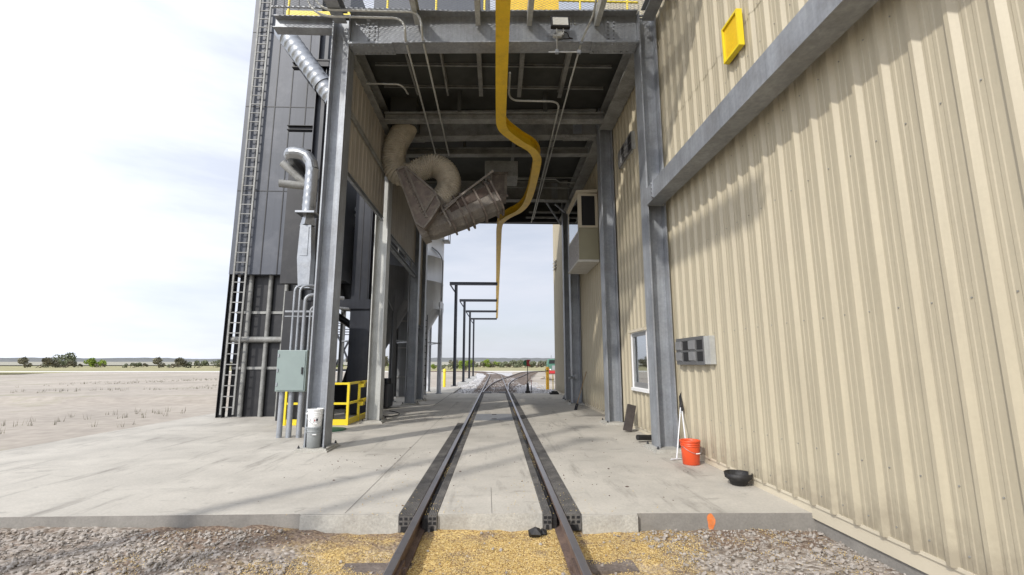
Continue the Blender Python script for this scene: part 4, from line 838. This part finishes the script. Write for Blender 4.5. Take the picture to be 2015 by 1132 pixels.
# silos
def silo(name, label, c, R, zb, zt, m, ang, extra=True):
    t = thing(name, label, 'silo', (c[0], c[1], 0))
    pr = [(R, zb)]
    for z in np.arange(zb + 1.35, zt, 1.35): pr += [(R, z - .012), (R + .012, z - .008), (R + .012, z + .008), (R, z + .012)]
    MB().lathe(pr + [(R, zt)], (c[0], c[1], 0), 40).build('shell', m, t)
    MB().lathe([(.2, zb - 2.6), (R - .02, zb - .001)], (c[0], c[1], 0), 40, capt=False).build('hopper_cone', m, t)
    MB().lathe([(.16, zb - 3.2), (.16, zb - 2.6)], (c[0], c[1], 0), 14).build('discharge_spout', m, t)
    MB().lathe([(R + .02, zb - .12), (R + .02, zb)], (c[0], c[1], 0), 40, capb=False, capt=False).build('ring_beam', m, t)
    for a in ang:
        x, y = c[0] + (R - .05) * math.cos(a), c[1] + (R - .05) * math.sin(a)
        o = MB().ibeam((x, y, .03), (x, y, zb - .02), .2, .17, .014, .012, up=(math.cos(a), math.sin(a), 0)).build('leg', m, t)
        mx_ = Matrix.Translation((x, y, zb)) @ Matrix.Rotation(a - PI / 2, 4, 'Z')
        MB().prism([(-.10, -.62), (.10, -.62), (.36, -.14), (.36, .3), (-.36, .3), (-.36, -.14)], -.015, .06, mx_).build('gusset', m, o)
        MB().box(x - .16, x + .16, y - .16, y + .16, 0, .03).build('foot_plate', 'galv', o)
    for a, b in zip(ang, ang[1:]):
        p = lambda A, z: (c[0] + (R - .05) * math.cos(A), c[1] + (R - .05) * math.sin(A), z)
        MB().bar(p(a, zb - 1.9), p(b, zb - 1.9), .05, .05).build('leg_tie', 'galv', t)
    return t
s1 = silo('silo', 'pale grey silo on steel legs beyond the left end of the bay', (-4.62, 25.6), 1.72, 4.55, 12.5, 'silo', [rad(a) for a in (-52, -8, 60, 130, 200, 260)])
MB().tube([(-2.92, 25.2, 4.9), (-2.88, 25.1, 6.9)] + arc((-2.9, 25.0, 7.1), (-2.95, 24.8, 7.5), (-3.4, 24.3, 7.7)), .035, 8).build('vent_pipe', 'galv', s1)
mb = MB(); mb.box(-2.92, -2.55, 24.9, 25.7, 8.25, 8.29)
for p in ((-2.57, 24.92), (-2.57, 25.68)): mb.box(p[0] - .02, p[0] + .02, p[1] - .02, p[1] + .02, 8.29, 9.3)
mb.box(-2.59, -2.55, 24.92, 25.68, 8.75, 8.79).box(-2.59, -2.55, 24.92, 25.68, 9.26, 9.3); mb.build('landing', 'galv', s1)
mb = MB()
for x in (-3.75, -3.42): mb.box(x - .02, x + .02, 23.55, 23.59, .3, 4.0)
for k in range(11): mb.box(-3.75, -3.42, 23.56, 23.58, .5 + k * .32, .53 + k * .32)
mb.build('ladder', 'gantry', s1)
silo('silo', 'dark grey hopper silo half hidden between the second and third left columns', (-5.30, 21.3), 1.56, 4.45, 9.0, 'silo_dim', [rad(a) for a in (-50, 10, 70, 130, 190, 250)])
cnv = thing('conveyor', 'black conveyor machinery on the floor behind the left columns', 'conveyor', (-5, 17, 0))
MB().box(-7.0, -3.75, 16.9, 17.8, .05, .85).build('casing', 'black', cnv)
MB().prism([(-5.4, .9), (-4.2, .9), (-4.6, 1.6), (-5.2, 1.6)], 17, 17.7).build('inlet_hopper', 'black', cnv)
MB().tube([(-3.9, 17.4, .4), (-3.9, 17.4, 1.05)], .16, 12).build('motor', 'navy', cnv)
MB().bar((-5.0, 16.88, 1.75), (-4.1, 16.88, .85), .05, .05, up=(0, 1, 0)).build('brace', 'galv', cnv)
pipe('hose_pipe', 'tall ribbed metal flex pipe behind the second left column', [(-3.36, 14.3, .1 + i * .05) for i in range(75)], lambda i: .045 + (.006 if i % 4 == 0 else 0), 'bright_galv', 'flex pipe', 'flexible pipes')
tag(MB().tube(smooth_path([(-3.3, 14.2, .3), (-3.25, 14.3, .05), (-2.95, 14.9, .015), (-3.1, 15.6, .015), (-3.5, 16.2, .015)], 6), .014, 6).build('cable', 'blackrubber'), 'black cable trailing over the slab behind the second left column', 'cable')
en = thing('equipment_enclosure', 'dark grey equipment enclosure behind the hopper silo legs', 'enclosure', (-4.4, 22.9, 0))
MB().box(-5.15, -3.75, 23.1, 23.4, 0, 4.3).build('enclosure_panel', 'silo_dim', en)
for z in (.9, 2.3, 3.6): MB().box(-5.14, -3.76, 23.05, 23.099, z, z + .07).build('panel_rail', 'galv_roof', en)
# yellow guard enclosure round the pit
yg = thing('guard_rail', 'yellow guard rail enclosure with a gate between the two left columns', 'guard rail', (-3.8, 12.62, 0))
gp = [(-3.80, 12.62), (-4.6, 12.62), (-5.4, 12.62)]
for x, y in gp: MB().box(x - .03, x + .03, y - .03, y + .03, 0, 1.09).build('post', 'safety', yg)
MB().box(-5.43, -3.83, 12.60, 12.64, 1.03, 1.085).box(-5.43, -3.83, 12.60, 12.64, .52, .575).build('rail', 'safety', yg)
MB().box(-5.43, -3.83, 12.605, 12.635, .004, .15).build('toe_board', 'safety', yg)
MB().box(-3.83, -3.77, 12.65, 14.6, 1.03, 1.085).box(-3.83, -3.77, 12.65, 14.6, .52, .575).build('rail', 'safety', yg)
MB().box(-3.815, -3.785, 12.65, 14.6, .004, .15).build('toe_board', 'safety', yg)
for y in (13.6, 14.6): MB().box(-3.83, -3.77, y - .03, y + .03, 0, 1.09).build('post', 'safety', yg)
for z in (.42, .92): MB().box(-3.78, -3.66, 13.5, 13.72, z, z + .10).build('hinge', 'safety', yg)
MB().box(-3.72, -3.68, 13.73, 14.4, .5, .55).box(-3.72, -3.68, 13.73, 14.4, 1.02, 1.07).box(-3.72, -3.68, 14.36, 14.4, .55, 1.02).build('gate', 'safety', yg)
tag(MB().box(-5.3, -4.3, 12.8, 13.1, .01, .6).box(-5.3, -4.7, 12.8, 13.1, .6, .9).build('pit_machine', 'black'), 'black machine sitting inside the yellow guard rail', 'machine')
tag(MB().lathe([(.42, 0), (.42, .018), (.38, .024), (.0, .03)], (-3.98, 11.75, .002), 28, capt=False).build('pit_cover', 'green'), 'round green cover lying on the slab by the yellow guard rail', 'pit cover')
# ------------------------------------------------------------------ loose things on the slab
def bucket(name, label, x, y, z, m, h=.37, r0=.122, r1=.146, handle=0.3, group=None):
    t = thing(name, label, 'bucket', (x, y, z), group)
    pr = [(r0 - .012, 0), (r0, .008), (r0 + (r1 - r0) * .74, h * .74)]
    for k in range(3):
        zz = h * (.76 + .075 * k); rr = r0 + (r1 - r0) * zz / h
        pr += [(rr, zz), (rr + .010, zz + .003), (rr + .010, zz + .010), (rr, zz + .014)]
    pr += [(r1 - .002, h - .022), (r1 + .009, h - .018), (r1 + .009, h), (r1 - .004, h), (r1 - .008, h - .03), (r0 - .006, .02)]
    mb = MB(); mb.lathe(pr, (x, y, z), 32, capt=False); mb.add([(x + (r0 - .006) * math.cos(2 * PI * k / 32), y + (r0 - .006) * math.sin(2 * PI * k / 32), z + .02) for k in range(32)], [tuple(range(32))]); mb.build('pail', m, t)
    a0 = rad(200); R = r1 + .016
    hp_ = [(x + R * math.cos(a0 + PI * q / 14), y + R * math.sin(a0 + PI * q / 14) * 1.02, z + h * .80 - handle * h * math.sin(PI * q / 14)) for q in range(15)]
    MB().tube(hp_, .0035, 6).build('handle', 'metalgrey', t)
    k = hp_[7]; g0, g1 = hp_[6], hp_[8]
    MB().tube([g0, k, g1], .009, 8).build('grip', 'wht', t)
    for q in (0, 14): MB().box(hp_[q][0] - .012, hp_[q][0] + .012, hp_[q][1] - .012, hp_[q][1] + .012, hp_[q][2] - .012, hp_[q][2] + .012).build('handle_ear', m, t)
    return t
bucket('bucket', 'orange plastic bucket on the slab beside the first right column', 3.17, 7.66, .002, 'orange', .37, .128, .150)
bucket('bucket', 'dented grey plastic bucket, lowest of the stack in the left column', -3.284, 9.025, .064, 'greyplastic', .37, .122, .134, .15)
wb = bucket('bucket', 'white plastic bucket with a printed label, stacked inside the grey bucket', -3.284, 9.022, .335, 'wht', .42, .118, .136, .42)
lb = MB()
def onb(a0, a1, z0, z1, r):
    n = 5
    for k in range(n):
        p, q = [a0 + (a1 - a0) * (k + j) / n for j in (0, 1)]
        R = lambda z: r + .0190 * (z / .42)
        lb.add([(-3.284 + R(z) * math.cos(a), 9.022 + R(z) * math.sin(a), .335 + z) for a, z in ((p, z0), (q, z0), (q, z1), (p, z1))], [(0, 1, 2, 3)])
r_ = .1195
for a0, a1, z0, z1 in ((rad(278), rad(318), .262, .266), (rad(278), rad(318), .165, .169), (rad(278), rad(279.5), .165, .266), (rad(296), rad(312), .205, .250), (rad(296), rad(316), .186, .192), (rad(246), rad(254), .20, .204), (rad(246), rad(254), .21, .215), (rad(246), rad(254), .222, .23), (rad(246), rad(254), .237, .244)): onb(a0, a1, z0, z1, r_)
lb.build('label_print', 'label', wb); lb = MB(); onb(rad(283), rad(291), .20, .235, r_); lb.build('label_emblem', 'labelred', wb)
for k, (p, q, lab) in enumerate((((3.06, 7.97, .03), (3.36, 8.46, .80), 'white handled squeegee standing head up by the first right column, foot bar on the slab'), ((3.20, 7.86, .01), (3.37, 8.42, .74), 'white handled squeegee leaning behind the orange bucket'))):
    t = thing('squeegee', lab, 'squeegee', p, 'squeegees leaning by the right column')
    P_, Q_ = Vector(p), Vector(q); d = (Q_ - P_).normalized()
    MB().tube([P_, Q_ + d * .05], .013, 8).build('handle', 'alu', t)
    mt, Ln = frame(Q_, Q_ + d * .34, (1, 0, 0)); MB().box(-.05, .05, 0, .34, -.012, .012, mt).build('blade', 'blackrubber', t)
    if k == 0: MB().tube([(2.95, 7.94, .02), (3.15, 8.0, .02)], .013, 8).build('foot_bar', 'alu', t)
mt = Matrix.Translation((3.02, 11.12, .004)) @ Matrix.Rotation(rad(14), 4, 'Y') @ Matrix.Rotation(rad(-6), 4, 'X')
tag(MB().box(0, .20, 0, .07, .05, .66, mt).build('plank', 'darkwood', bevel=.006), 'short dark plank leaning against the beige wall below the window', 'plank')
tag(MB().tube([(2.93, 9.72, .10), (3.20, 9.80, .085), (3.42, 9.9, .08)], .055, 14).build('rubber_roll', 'blackrubber'), 'black rubber roll on the slab behind the first right column', 'rubber roll')
tag(MB().lathe([(.09, 0), (.10, .01), (.12, .06), (.165, .09), (.175, .155), (.165, .155), (.155, .10), (.11, .06)], (3.27, 6.38, .002), 26, capt=False).lathe([(.119, .06), (.12, .061)], (3.27, 6.38, .002), 26).build('feed_tub', 'blackrubber'), 'black rubber tub on the slab against the near end of the beige wall', 'tub')
t = thing('broom', 'long wooden handled scraper leaning on the beige wall by the far right columns', 'scraper', (2.82, 16.4, 0))
MB().tube([(2.84, 16.45, .12), (3.39, 17.35, 1.28)], .014, 8).build('handle', 'wood', t); MB().bar((2.80, 16.38, .0), (2.88, 16.5, .2), .10, .03).build('scraper_head', 'black', t)
t = thing('wall_box', 'yellow steel box fixed high on the near end of the beige wall', 'box', (3.3, 6.05, 5.9))
MB().box(3.33, 3.41, 5.6, 6.03, 5.86, 5.89).box(3.33, 3.41, 5.6, 6.03, 6.38, 6.41).box(3.33, 3.41, 6.0, 6.03, 5.89, 6.38).box(3.33, 3.41, 5.6, 5.63, 5.89, 6.38).box(3.38, 3.41, 5.63, 6.0, 5.89, 6.38).build('box_shell', 'safety', t)
MB().box(3.355, 3.365, 5.64, 5.99, 5.9, 6.37).build('box_cover', 'yellow', t)
t = thing('pipe_fitting', 'small grey pipe fitting sticking out from the third right column', 'pipe fitting', (3.2, 18.2, 1.05))
MB().tube([(2.86, 18.1, 1.03), (3.12, 18.2, 1.08)], .05, 12).build('pipe', 'galv', t); MB().box(3.1, 3.2, 18.14, 18.29, 1.0, 1.17).build('bracket', 'galv', t)
tag(MB().prism([(2.95, .01), (3.3, .01), (3.3, .45), (3.2, .45)], 20.62, 20.9).build('kick_plate', 'black'), 'dark angled plate standing at the foot of the farthest right column', 'plate')
tag(MB().box(2.85, 3.3, 24.4, 24.9, .003, .09).box(2.95, 3.25, 24.5, 24.8, .09, .16).build('rubber_pad', 'blackrubber'), 'small black rubber pad at the far corner of the beige wall', 'rubber pad')
# ------------------------------------------------------------------ beyond the slab
def bollard(label, x, y, z, h, r, m):
    t = thing('bollard', label, 'bollard', (x, y, z), 'painted steel bollards beyond the slab')
    MB().lathe([(r, -.3), (r, h - .05), (r * .8, h - .01), (.01, h)], (x, y, z), 16, capt=False).build('post', m, t)
    MB().lathe([(r + .003, h * .80), (r + .003, h * .84)], (x, y, z), 16, capb=False, capt=False).build('band', 'orangebollard' if m == 'safety' else 'black', t)
bollard('yellow bollard standing in the dirt left of the gantry posts', -4.05, 38, -.38, 1.53, .11, 'safety')
bollard('yellow bollard half hidden behind the pale silo legs', -5.2, 36, -.38, 1.5, .11, 'safety')
bollard('orange yellow bollard standing in the gravel by the far right wall corner', 3.46, 31.2, -.12, 1.47, .11, 'orangebollard')
t = thing('marker_post', 'thin yellow marker post right of the orange yellow bollard', 'post', (3.85, 31.4, -.1))
MB().box(3.82, 3.87, 31.38, 31.42, -.3, .85).build('post', 'safety', t)
sw = thing('switch_stand', 'railway switch stand with green and red target and red lever', 'switch stand', (1.8, 26, -.1))
MB().box(1.55, 2.05, 25.85, 26.1, -.25, -.02).box(1.66, 1.94, 25.87, 26.08, -.02, .10).lathe([(.09, .1), (.06, .5), (.03, .52)], (1.80, 25.97, 0), 12).build('stand_base', 'blackrubber', sw)
MB().tube([(1.80, 25.97, .5), (1.79, 25.97, 1.48)], .02, 8).build('mast', 'black', sw)
MB().prism([(1.72 + .165 * math.cos(a), 1.60 + .165 * math.sin(a)) for a in np.linspace(0, 2 * PI, 25)[:-1]], 25.975, 25.985).build('green_target', 'tgreen', sw)
MB().prism([(1.75, 1.43), (1.98, 1.43), (1.90, 1.52), (1.88, 1.60), (1.90, 1.68), (1.98, 1.78), (1.75, 1.78)], 25.955, 25.965).build('red_target', 'red', sw)
MB().tube([(2.02, 25.97, .0), (2.0, 25.97, .40)], .022, 8).build('lever', 'black', sw); MB().tube([(2.0, 25.97, .40), (1.99, 25.97, .68)], .016, 8).build('lever_grip', 'red', sw)
tk = thing('truck', 'green cab truck with red bumper parked beyond the far right wall corner', 'truck', (10.8, 86, -.5))
X0, Y0, Z0 = 9.5, 85, -.48
mt = Matrix.Translation((X0, Y0, Z0))
cb_ = MB().prism([(.0, 1.1), (2.4, 1.1), (2.4, 2.0), (2.2, 2.85), (.2, 2.85), (.0, 2.0)], 1.2, 3.0, mt).box(.25, 2.15, .15, 1.2, .8, 1.75, mt).build('cab', 'cabgreen', tk, bevel=.05)
MB().prism([(.25, 2.0), (2.15, 2.0), (2.05, 2.65), (.35, 2.65)], 1.17, 1.2, mt).build('windscreen', 'dark', cb_)
MB().box(-.05, 2.45, -.1, .2, .25, .75, mt).box(.0, .3, .2, 1.2, .7, 1.1, mt).box(2.1, 2.4, .2, 1.2, .7, 1.1, mt).build('bumper', 'red', tk)
MB().box(.7, 1.7, .1, .148, .85, 1.65, mt).build('grille', 'metalgrey', tk)
for x in (.25, 1.9): MB().box(x, x + .28, .1, .195, .86, 1.05, mt).build('headlight', 'frame_wht', tk)
for x in (.0, 2.05): MB().tube([mt @ Vector((x, .75, .48)), mt @ Vector((x + .35, .75, .48))], .48, 18).build('wheel', 'blackrubber', tk)
for x in (.0, 2.05): MB().tube([mt @ Vector((x, 4.8, .48)), mt @ Vector((x + .35, 4.8, .48))], .48, 18).build('wheel', 'blackrubber', tk)
MB().box(.2, 2.2, 3.2, 7.5, .75, 1.0, mt).build('chassis', 'black', tk); MB().tube([mt @ Vector((.9, 3.1, 1.0)), mt @ Vector((.9, 3.1, 3.6))], .06, 8).build('exhaust_stack', 'metalgrey', tk)
for k, (x, y, s_) in enumerate(((7.1, 60.5, .55), (6.4, 64, .35))):
    mb = MB(); mb.add([(x + p[0] * s_ * random.uniform(.7, 1.4), y + p[1] * s_, -.35 + p[2] * s_ * .7 * random.uniform(.7, 1.2)) for p in bv], bf)
    tag(mb.build('boulder', 'dirt_far'), ('larger tan boulder', 'smaller tan boulder')[k] + ' lying in the dirt left of the parked truck', 'boulder')
# ------------------------------------------------------------------ shrubs and trees
def leaf_cloud(blobs, n, size, seed):
    r = np.random.default_rng(seed); V = []; cen = []
    w_ = np.array([b[3] ** 2 for b in blobs]); w_ /= w_.sum()
    for bi in r.choice(len(blobs), n, p=w_):
        x, y, z, R = blobs[bi]; d = r.normal(size=3); d /= np.linalg.norm(d); q = R * r.uniform(.45, 1.05) ** .6
        cen.append((x + d[0] * q, y + d[1] * q, max(.05, z + d[2] * q * .85)))
    cen = np.array(cen); n = len(cen)
    a = r.normal(size=(n, 3)); a /= np.linalg.norm(a, axis=1)[:, None]; b = np.cross(a, r.normal(size=(n, 3))); b /= np.linalg.norm(b, axis=1)[:, None]
    s = size * r.uniform(.5, 1.3, (n, 1)); V = np.stack([cen - a * s, cen + b * s * .6, cen + a * s, cen - b * s * .6], 1).reshape(-1, 3)
    return V, np.arange(4 * n).reshape(-1, 4)
def shrub_proto(seed, wdt, hgt, m, nblob=7, n=650, size=.22):
    r = np.random.default_rng(seed)
    bl_ = [(r.uniform(-wdt / 2, wdt / 2), r.uniform(-.8, .8), r.uniform(.25, .72) * hgt, r.uniform(.2, .36) * hgt) for _ in range(nblob)]
    V, F = leaf_cloud(bl_, n, size, seed); cr_ = nmesh('crown', V, F, m)
    mb = MB()
    for b in bl_: mb.tube([(b[0] * .3, b[1] * .3, -.3), (b[0] * .7, b[1] * .7, b[2] * .5), (b[0], b[1], b[2])], lambda i: (.07, .045, .02)[i], 5)
    return cr_, mb.build('trunk', 'bark')
protos = []
for k, (m, w_, h) in enumerate((('leaf_a', 7, 2.6), ('leaf_c', 8, 2.2), ('leaf_a', 5, 3.2), ('leaf_b', 5, 2.4), ('leaf_c', 9, 2.7))): protos.append(shrub_proto(100 + k, w_, h, m, 9, 800, .24))
used = [False] * 5
HL = ['grey green shrub in the long hedgerow across the far field', 'olive brown shrub in the long hedgerow across the far field', 'taller grey green shrub in the long hedgerow across the far field', 'bright green shrub in the long hedgerow across the far field', 'wide olive brown thicket in the long hedgerow across the far field']
def place(k, x, y, s, label=None, group='shrubs in the far hedgerow', name='shrub'):
    t = thing(name, label or HL[k], 'shrub' if name == 'shrub' else 'tree', (x, y, 0), group); z = -.3
    for o in protos[k]:
        c = o if not used[k] else o.copy()
        if used[k]: COL.objects.link(c)
        c.parent = t; c.matrix_parent_inverse = Matrix.Identity(4)
    used[k] = True; t.location = (x, y, z); t.scale = (s * random.uniform(.9, 1.25), s, s * random.uniform(.85, 1.2)); t.rotation_euler = (0, 0, random.uniform(-.3, .3))
    return t
x = -225
while x < 260:
    near = -30 < x < 30
    place(random.choice((0, 1, 1, 2, 0, 4, 3) if x < 6 else (0, 1, 4, 1, 0, 4)), x, 205 + random.uniform(-12, 30), random.uniform(.95, 1.55) * (1 if near else random.choice((.7, 1, 1.3, 1.9)))); x += random.uniform(2.0, 3.4) if near else random.choice((3, 4, 5, 6, 14)) * random.uniform(.7, 1.2)
V, F = leaf_cloud([(random.uniform(-1.5, 1.5), random.uniform(-1, 1), random.uniform(.7, 2.3), random.uniform(.45, .7)) for _ in range(14)], 2200, .12, 5)
tr = thing('willow_tree', 'bright spring green willow standing behind the gantry posts', 'tree', (-7.8, 121, -.3))
c = nmesh('crown', V, F, 'leaf_b'); c.parent = tr
mb = MB()
for k in range(7): a = k * .9; mb.tube([(.2 * math.cos(a), .2 * math.sin(a), -.2), (.5 * math.cos(a), .4 * math.sin(a), 1.1), (1.1 * math.cos(a), .8 * math.sin(a), 2.2)], lambda i: (.08, .05, .02)[i], 5)
o = mb.build('trunk', 'bark'); o.parent = tr
tr.scale = (1.05, 1, 1.08)
for k, (x, y, s_) in enumerate(((-15.5, 150, .8), (-19.5, 155, .7), (-12.2, 165, .9))):
    place((0, 3, 0)[k], x, y, s_, ('grey green bush at the edge of the grass left of the gantry posts', 'low bright bush nearest the pale silo legs on the horizon', 'round grey green bush just left of the willow')[k], 'bushes left of the willow')
# poles added out of view on the left to cast shadow stripes over the slab
for k, (x, y) in enumerate(((-8.6, -1.3), (-8.9, -3.3))):
    t = thing('shadow_pole', ('nearer', 'farther')[k] + ' tall grey pole added left of the viewer to cast a shadow stripe', 'shadow pole', (x, y, -.2), 'added shadow-casting poles')
    MB().lathe([(.15, -.3), (.12, 6), (.10, 13)], (x, y, -.1), 14).build('pole', 'galv', t)
    MB().box(x - .3, x + .3, y - .12, y + .12, 12.9, 13.1).build('pole_head', 'black', t)

# dry grass tufts along the slab edge and over the left yard
def tufts(n, x0, x1, y0, y1, dens, zf, hgt):
    P = pts(n, x0, x1, y0, y1, dens, zf); k = 7; n = len(P)
    b = np.repeat(P, k, 0) + np.concatenate([rng.normal(0, .05, (n * k, 2)), np.zeros((n * k, 1))], 1)
    a = rng.uniform(0, 2 * PI, n * k); h = hgt * rng.uniform(.4, 1.2, n * k); ln = rng.normal(0, .35, n * k); wd = .008
    d = np.stack([np.cos(a), np.sin(a), 0 * a], 1); tip = b + np.stack([-np.sin(a) * ln * h, np.cos(a) * ln * h, h], 1)
    V = np.stack([b - d * wd, b + d * wd, tip], 1).reshape(-1, 3); return V, np.arange(len(V)).reshape(-1, 3)
V, F = tufts(5200, -40, -8.9, 7, 60, lambda x, y: np.clip(fbm(x, y, 81, 4, .35) * .9 - .1, .0, 1) + .5 * (x > -9.6) * (y < 33), lambda x, y: np.where(y < 25, -.36, hback(x, y) - .04), .22)
tag(nmesh('yard_weeds', V, F, 'leaf_c'), 'dry weeds and grass tufts scattered over the dirt yard left of the slab', 'weeds', kind='stuff')
